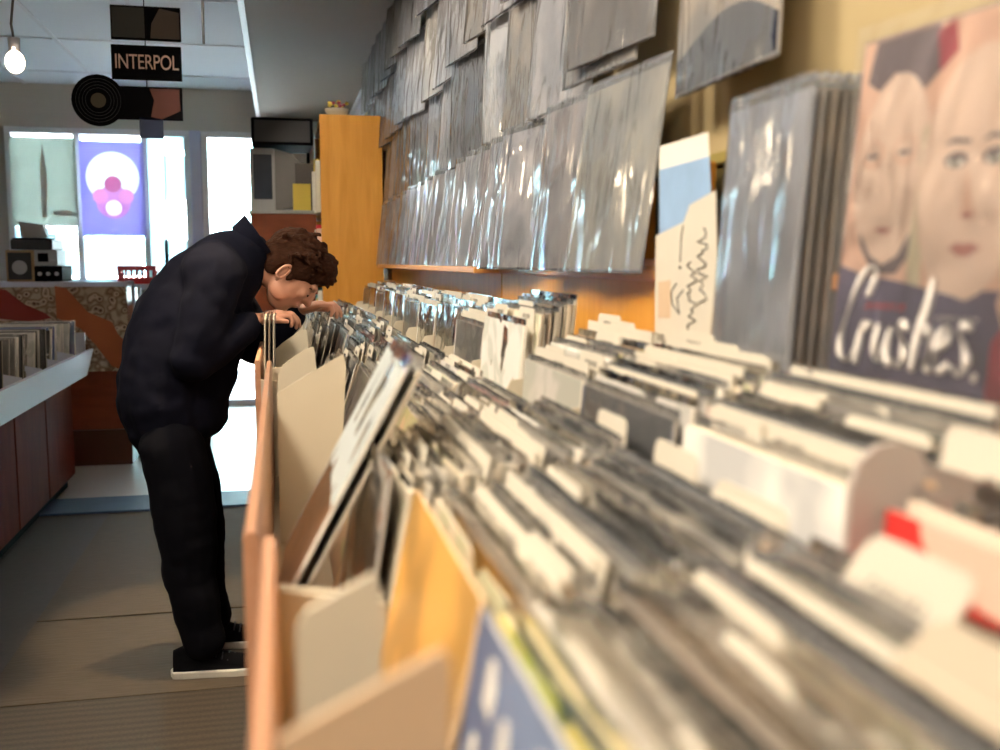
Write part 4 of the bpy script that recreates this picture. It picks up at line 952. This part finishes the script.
# hair
hr = MB().m(M['hair'])
def hh(f, s_, u, r): hr.ell(hp(f, s_, u), r, HM)
hh(-.016, 0, .045, (.103, .083, .088)); hh(.045, 0, .092, (.060, .066, .040)); hh(-.055, 0, .005, (.060, .070, .062)); hh(-.075, 0, -.03, (.035, .052, .04)); hh(.076, 0, .072, (.028, .056, .030))
for s_ in (-1, 1): hh(.004, s_*.066, .032, (.048, .018, .030)); hh(-.045, s_*.060, -.010, (.030, .018, .040)); hh(.012, s_*.071, .006, (.012, .008, .026))
rr = random.Random(3)
for k in range(150):
    a = rr.uniform(0, 2*PI); u_ = rr.uniform(-.1, 1)
    th_ = math.acos(u_*.98); f = math.sin(th_)*math.cos(a); s_ = math.sin(th_)*math.sin(a)
    if u_ < .25 and f > -.1: continue
    p = hp(-.012+f*.100, s_*.082, .045+u_*.086); n_ = (p-hp(-.01, 0, .03)).normalized(); t_ = (Fx*rr.uniform(.2, 1)+Sx*rr.uniform(-.8, .8)+Ux*rr.uniform(-.3, .3)).normalized()
    hr.tube([p-n_*.008, p+n_*.006+t_*.010, p+n_*.009+t_*.026, p+n_*.003+t_*.038], [.008, .008, .006, .002], 6)
remesh(hr, 'hair', person, .0042, 1, lambda co: .0022*noise.noise(co*90)+.0015*noise.noise(Vector((co.x*60, co.y*160, co.z*60))))
# jacket
jk = MB().m(M['jacket'])
ch(jk, [(169, 416, .0, 44), (166, 402, .0, 46), (166, 375, 0, 46), (172, 345, 0, 46), (186, 315, 0, 46), (206, 290, 0, 44), (226, 270, 0, 38), (240, 258, 0, 30)], 1.22, .018)
ch(jk, [(214, 272, -.12, 30), (214, 272, .12, 30)], 1.0)
ch(jk, [(236, 250, -.02, 21), (244, 250, -.0, 20), (250, 252, 0, 19)], 1.1)
ch(jk, [(150, 398, 0, 33), (196, 408, 0, 33)], 1.25)
for dy, hx, hy, ex, ey in ((-.14, 262, 318, 192, 360), (.13, 306, 308, 252, 345)):
    ch(jk, [(218, 274, dy, 27), ((218+ex)/2, (274+ey)/2, dy*1.2, 24), (ex+2, ey-2, dy*1.25, 23), ((ex+hx)/2-4, (ey+hy)/2+3, dy*1.0, 19), (hx-14, hy+8, dy*.78, 14.5)])
ch(jk, [(205, 385, -.02, 28), (216, 350, 0, 27), (228, 315, 0, 27)], 1.1)
remesh(jk, 'jacket', person, .009, 5, lambda co: .007*noise.noise(Vector((co.x*9+co.z*6, co.y*8, co.z*13)))+.004*noise.noise(co*26))
cl = MB().m(M['jacket'])
def colf(u, v):
    a = rad(-150)+rad(300)*u; ax = (loc(B_(262, 236))-loc(B_(238, 252))).normalized(); q = loc(B_(241, 248)); s1 = Vector((0, 1, 0)); s2 = ax.cross(s1)
    return q+ax*(.012+.055*v)+(s2*-math.cos(a)*(.074+.010*v)+s1*math.sin(a)*(.076+.012*v))
cl.grid(colf, 28, 4); o = cl.build('collar', person, True); so = o.modifiers.new('t', 'SOLIDIFY'); so.thickness = .006
# trousers
tr = MB().m(M['trousers'])
ch(tr, [(163, 396, 0, 36), (173, 434, 0, 38)], 1.2)
GZ = 0
for dy, pts in ((-.10, [(172, 446, 31), (179, 475, 32), (186, 525, 30), (190, 575, 26), (198, 612, 23), (204, 640, 21)]),
                (.12, [(178, 446, 32), (188, 475, 32), (197, 520, 29), (200, 560, 25), (206, 592, 22), (212, 616, 21)])):
    ch(tr, [(x, y, dy, r) for x, y, r in pts], 1.0, .02)
remesh(tr, 'trousers', person, .009, 4, lambda co: .006*noise.noise(Vector((co.x*8, co.y*8, co.z*12)))+.0025*noise.noise(Vector((co.x*14, co.y*14, co.z*34))))
# shoes
for dy, px in ((-.10, 174), (.12, 196)):
    hx_ = loc(Vector((P(px, 672, Y=YM+dy).x, YM+dy, 0)))
    L_ = .285
    sh = MB().m(M['black'])
    secs = [(0, .028, .085), (.03, .034, .098), (.08, .036, .098), (.13, .040, .075), (.19, .046, .060), (.24, .045, .050), (.27, .036, .042), (.285, .018, .034)]
    rings = []
    for x, w, h in secs:
        rings.append([sh.bm.verts.new(hx_+Vector((x, w*math.cos(a)*(1 if math.sin(a) < 0 else .85), .024+(h-.024)*max(0, math.sin(a))-.0*min(0, math.sin(a))))) for a in [2*PI*k/16 for k in range(16)]])
    for A, B2 in zip(rings, rings[1:]):
        for k in range(16): sh._f([A[k], A[(k+1) % 16], B2[(k+1) % 16], B2[k]])
    sh._f(rings[0][::-1]); sh._f(rings[-1])
    so_ = sh.build('shoe', person, True)
    out = [(x, w*1.06) for x, w, h in secs]; pts = [(hx_.x+x, hx_.y+w) for x, w in out]+[(hx_.x+L_+.008, hx_.y)]+[(hx_.x+x, hx_.y-w) for x, w in out[::-1]]+[(hx_.x-.010, hx_.y)]
    MB().m(M['rubber']).prism(pts, hx_.z+.001, hx_.z+.026, 'Z').build('sole', so_, bevel=.004)
    lc = MB().m(M['lace'])
    for k in range(5):
        x = .125+.017*k; z = .082-.007*k; lc.tube([hx_+Vector((x, -.028, z-.018)), hx_+Vector((x+.004, 0, z)), hx_+Vector((x, .028, z-.018))], .0028, 6)
    lc.build('laces', so_, True)
for k in range(3):
    record('held_record', -.050+.011*k, 2.81, CZ-.463, d_(1.5), 0, ['beige', 'brown', 'dark grey'][k], ['beige record sleeve lifted under the man\'s hand, nearest the aisle', 'brown record sleeve lifted under the man\'s hand, middle of three', 'dark record sleeve lifted under the man\'s hand, innermost of three'][k], None)

# blue mat on the floor and floor tiles
def floor_piece(name, pts, m_, label, th=.006, group=None):
    Q = [P(x, y, Z=0) for x, y in pts]; o = MB().m(m_).prism([(q.x, q.y) for q in Q], 0.0005, th, 'Z').build(name); return tag(o, label, 'mat', group)
o = MB().m(mat('blue_mat', (.035, .07, .14), .6, .2)).box((-1.3, 0, .0008), (-.10, .33, .012)).build('floor_mat', bevel=.003); o.location = (0, 5.2, 0); tag(o, 'dark blue floor mat at the edge of the bright floor', 'mat')
CARP = [mat('carpet_brown', (.070, .052, .034), .9, .25, 14, .2, stretch=(1, 6, 1)), FM]
o = MB().m(FM).box((XL+.02, 0, .0005), (.02, 2.9, .008)).build('floor_mat', bevel=.002); o.location = (0, .02, 0); tag(o, 'dark striped floor mat nearest the camera', 'mat')
for k, (y0, y1) in enumerate(((2.93, 3.62), (3.635, 5.15))):
    o = MB().m(CARP[0]).box((-.86, 0, .0005), (.045, y1-y0, .006)).build('floor_mat', bevel=.002); o.location = (0, y0, 0); tag(o, ['tan floor mat the man is standing on', 'grey tan floor mat beyond the one under the man'][k], 'mat')

# ------------------------------------------------------------------ light
W = bpy.data.worlds.new('world'); SC.world = W; W.use_nodes = True; bg = W.node_tree.nodes['Background']; bg.inputs[0].default_value = (.70, .86, 1, 1); bg.inputs[1].default_value = 12.0
def area(loc_, size, energy, col, target=None, sy=None):
    l_ = bpy.data.lights.new('overhead_fill', 'AREA'); l_.energy = energy; l_.color = col; l_.size = size
    if sy: l_.shape = 'RECTANGLE'; l_.size_y = sy
    o = bpy.data.objects.new('overhead_fill', l_); C.objects.link(o); o.location = loc_
    if target: o.rotation_euler = (Vector(target)-Vector(loc_)).to_track_quat('-Z', 'Y').to_euler()
    return o
WARM = (1, .88, .72)
def spot(loc_, tgt, en, ang=75, r=.04, col=WARM):
    l_ = bpy.data.lights.new('track_spot', 'SPOT'); l_.energy = en; l_.color = col; l_.spot_size = rad(ang); l_.spot_blend = .4; l_.shadow_soft_size = r
    o = bpy.data.objects.new('track_spot', l_); C.objects.link(o); o.location = loc_; o.rotation_euler = (Vector(tgt)-Vector(loc_)).to_track_quat('-Z', 'Y').to_euler()
for y_ in (-1.2, .1, 1.4, 2.6, 3.8):
    spot((-.75 if y_ < 3 else -.30, y_, 2.44), (.45, y_+.35, 1.35), 95, 105, .22)
spot((-.12, .2, 2.42), (.25, .8, 1.1), 28, 90, .15)
area((-.6, .7, 2.44), .9, 15, WARM, (.1, 1.0, 1.0))  # added overhead fill that softens contrast on the near bins, no fixture behind it
for y_ in (2.75, 3.45): spot((-.12, y_, 2.42), (-.33, y_+.05, 0), 170, 26, .03, (1, .76, .45))
spot((-.05, 4.9, 2.42), (.38, 5.6, 1.5), 25, 70)
sl = bpy.data.lights.new('sun', 'SUN'); sl.energy = 260; sl.angle = rad(1); sl.color = (1, .97, .9)
so = bpy.data.objects.new('sun', sl); C.objects.link(so); so.rotation_euler = Vector((.2, 1, -.8)).to_track_quat('-Z', 'Y').to_euler()

# ------------------------------------------------------------------ camera
cam = bpy.data.cameras.new('camera'); cam.sensor_width = 36; cam.lens = 36; cam.clip_start = .02
co = bpy.data.objects.new('camera', cam); C.objects.link(co); co.location = (0, 0, CZ)
co.matrix_world = Matrix.Translation((0, 0, CZ)) @ Matrix((RT, UP, -FW)).transposed().to_4x4()
cam.dof.use_dof = True; cam.dof.focus_distance = 3.0; cam.dof.aperture_fstop = 3.3
SC.camera = co
SC.view_settings.view_transform = 'Standard'; SC.view_settings.look = 'None'; SC.view_settings.gamma = 1; SC.view_settings.exposure = 0
SC.view_settings.use_curve_mapping = False
SC.cycles.transparent_max_bounces = 24; SC.cycles.max_bounces = 8
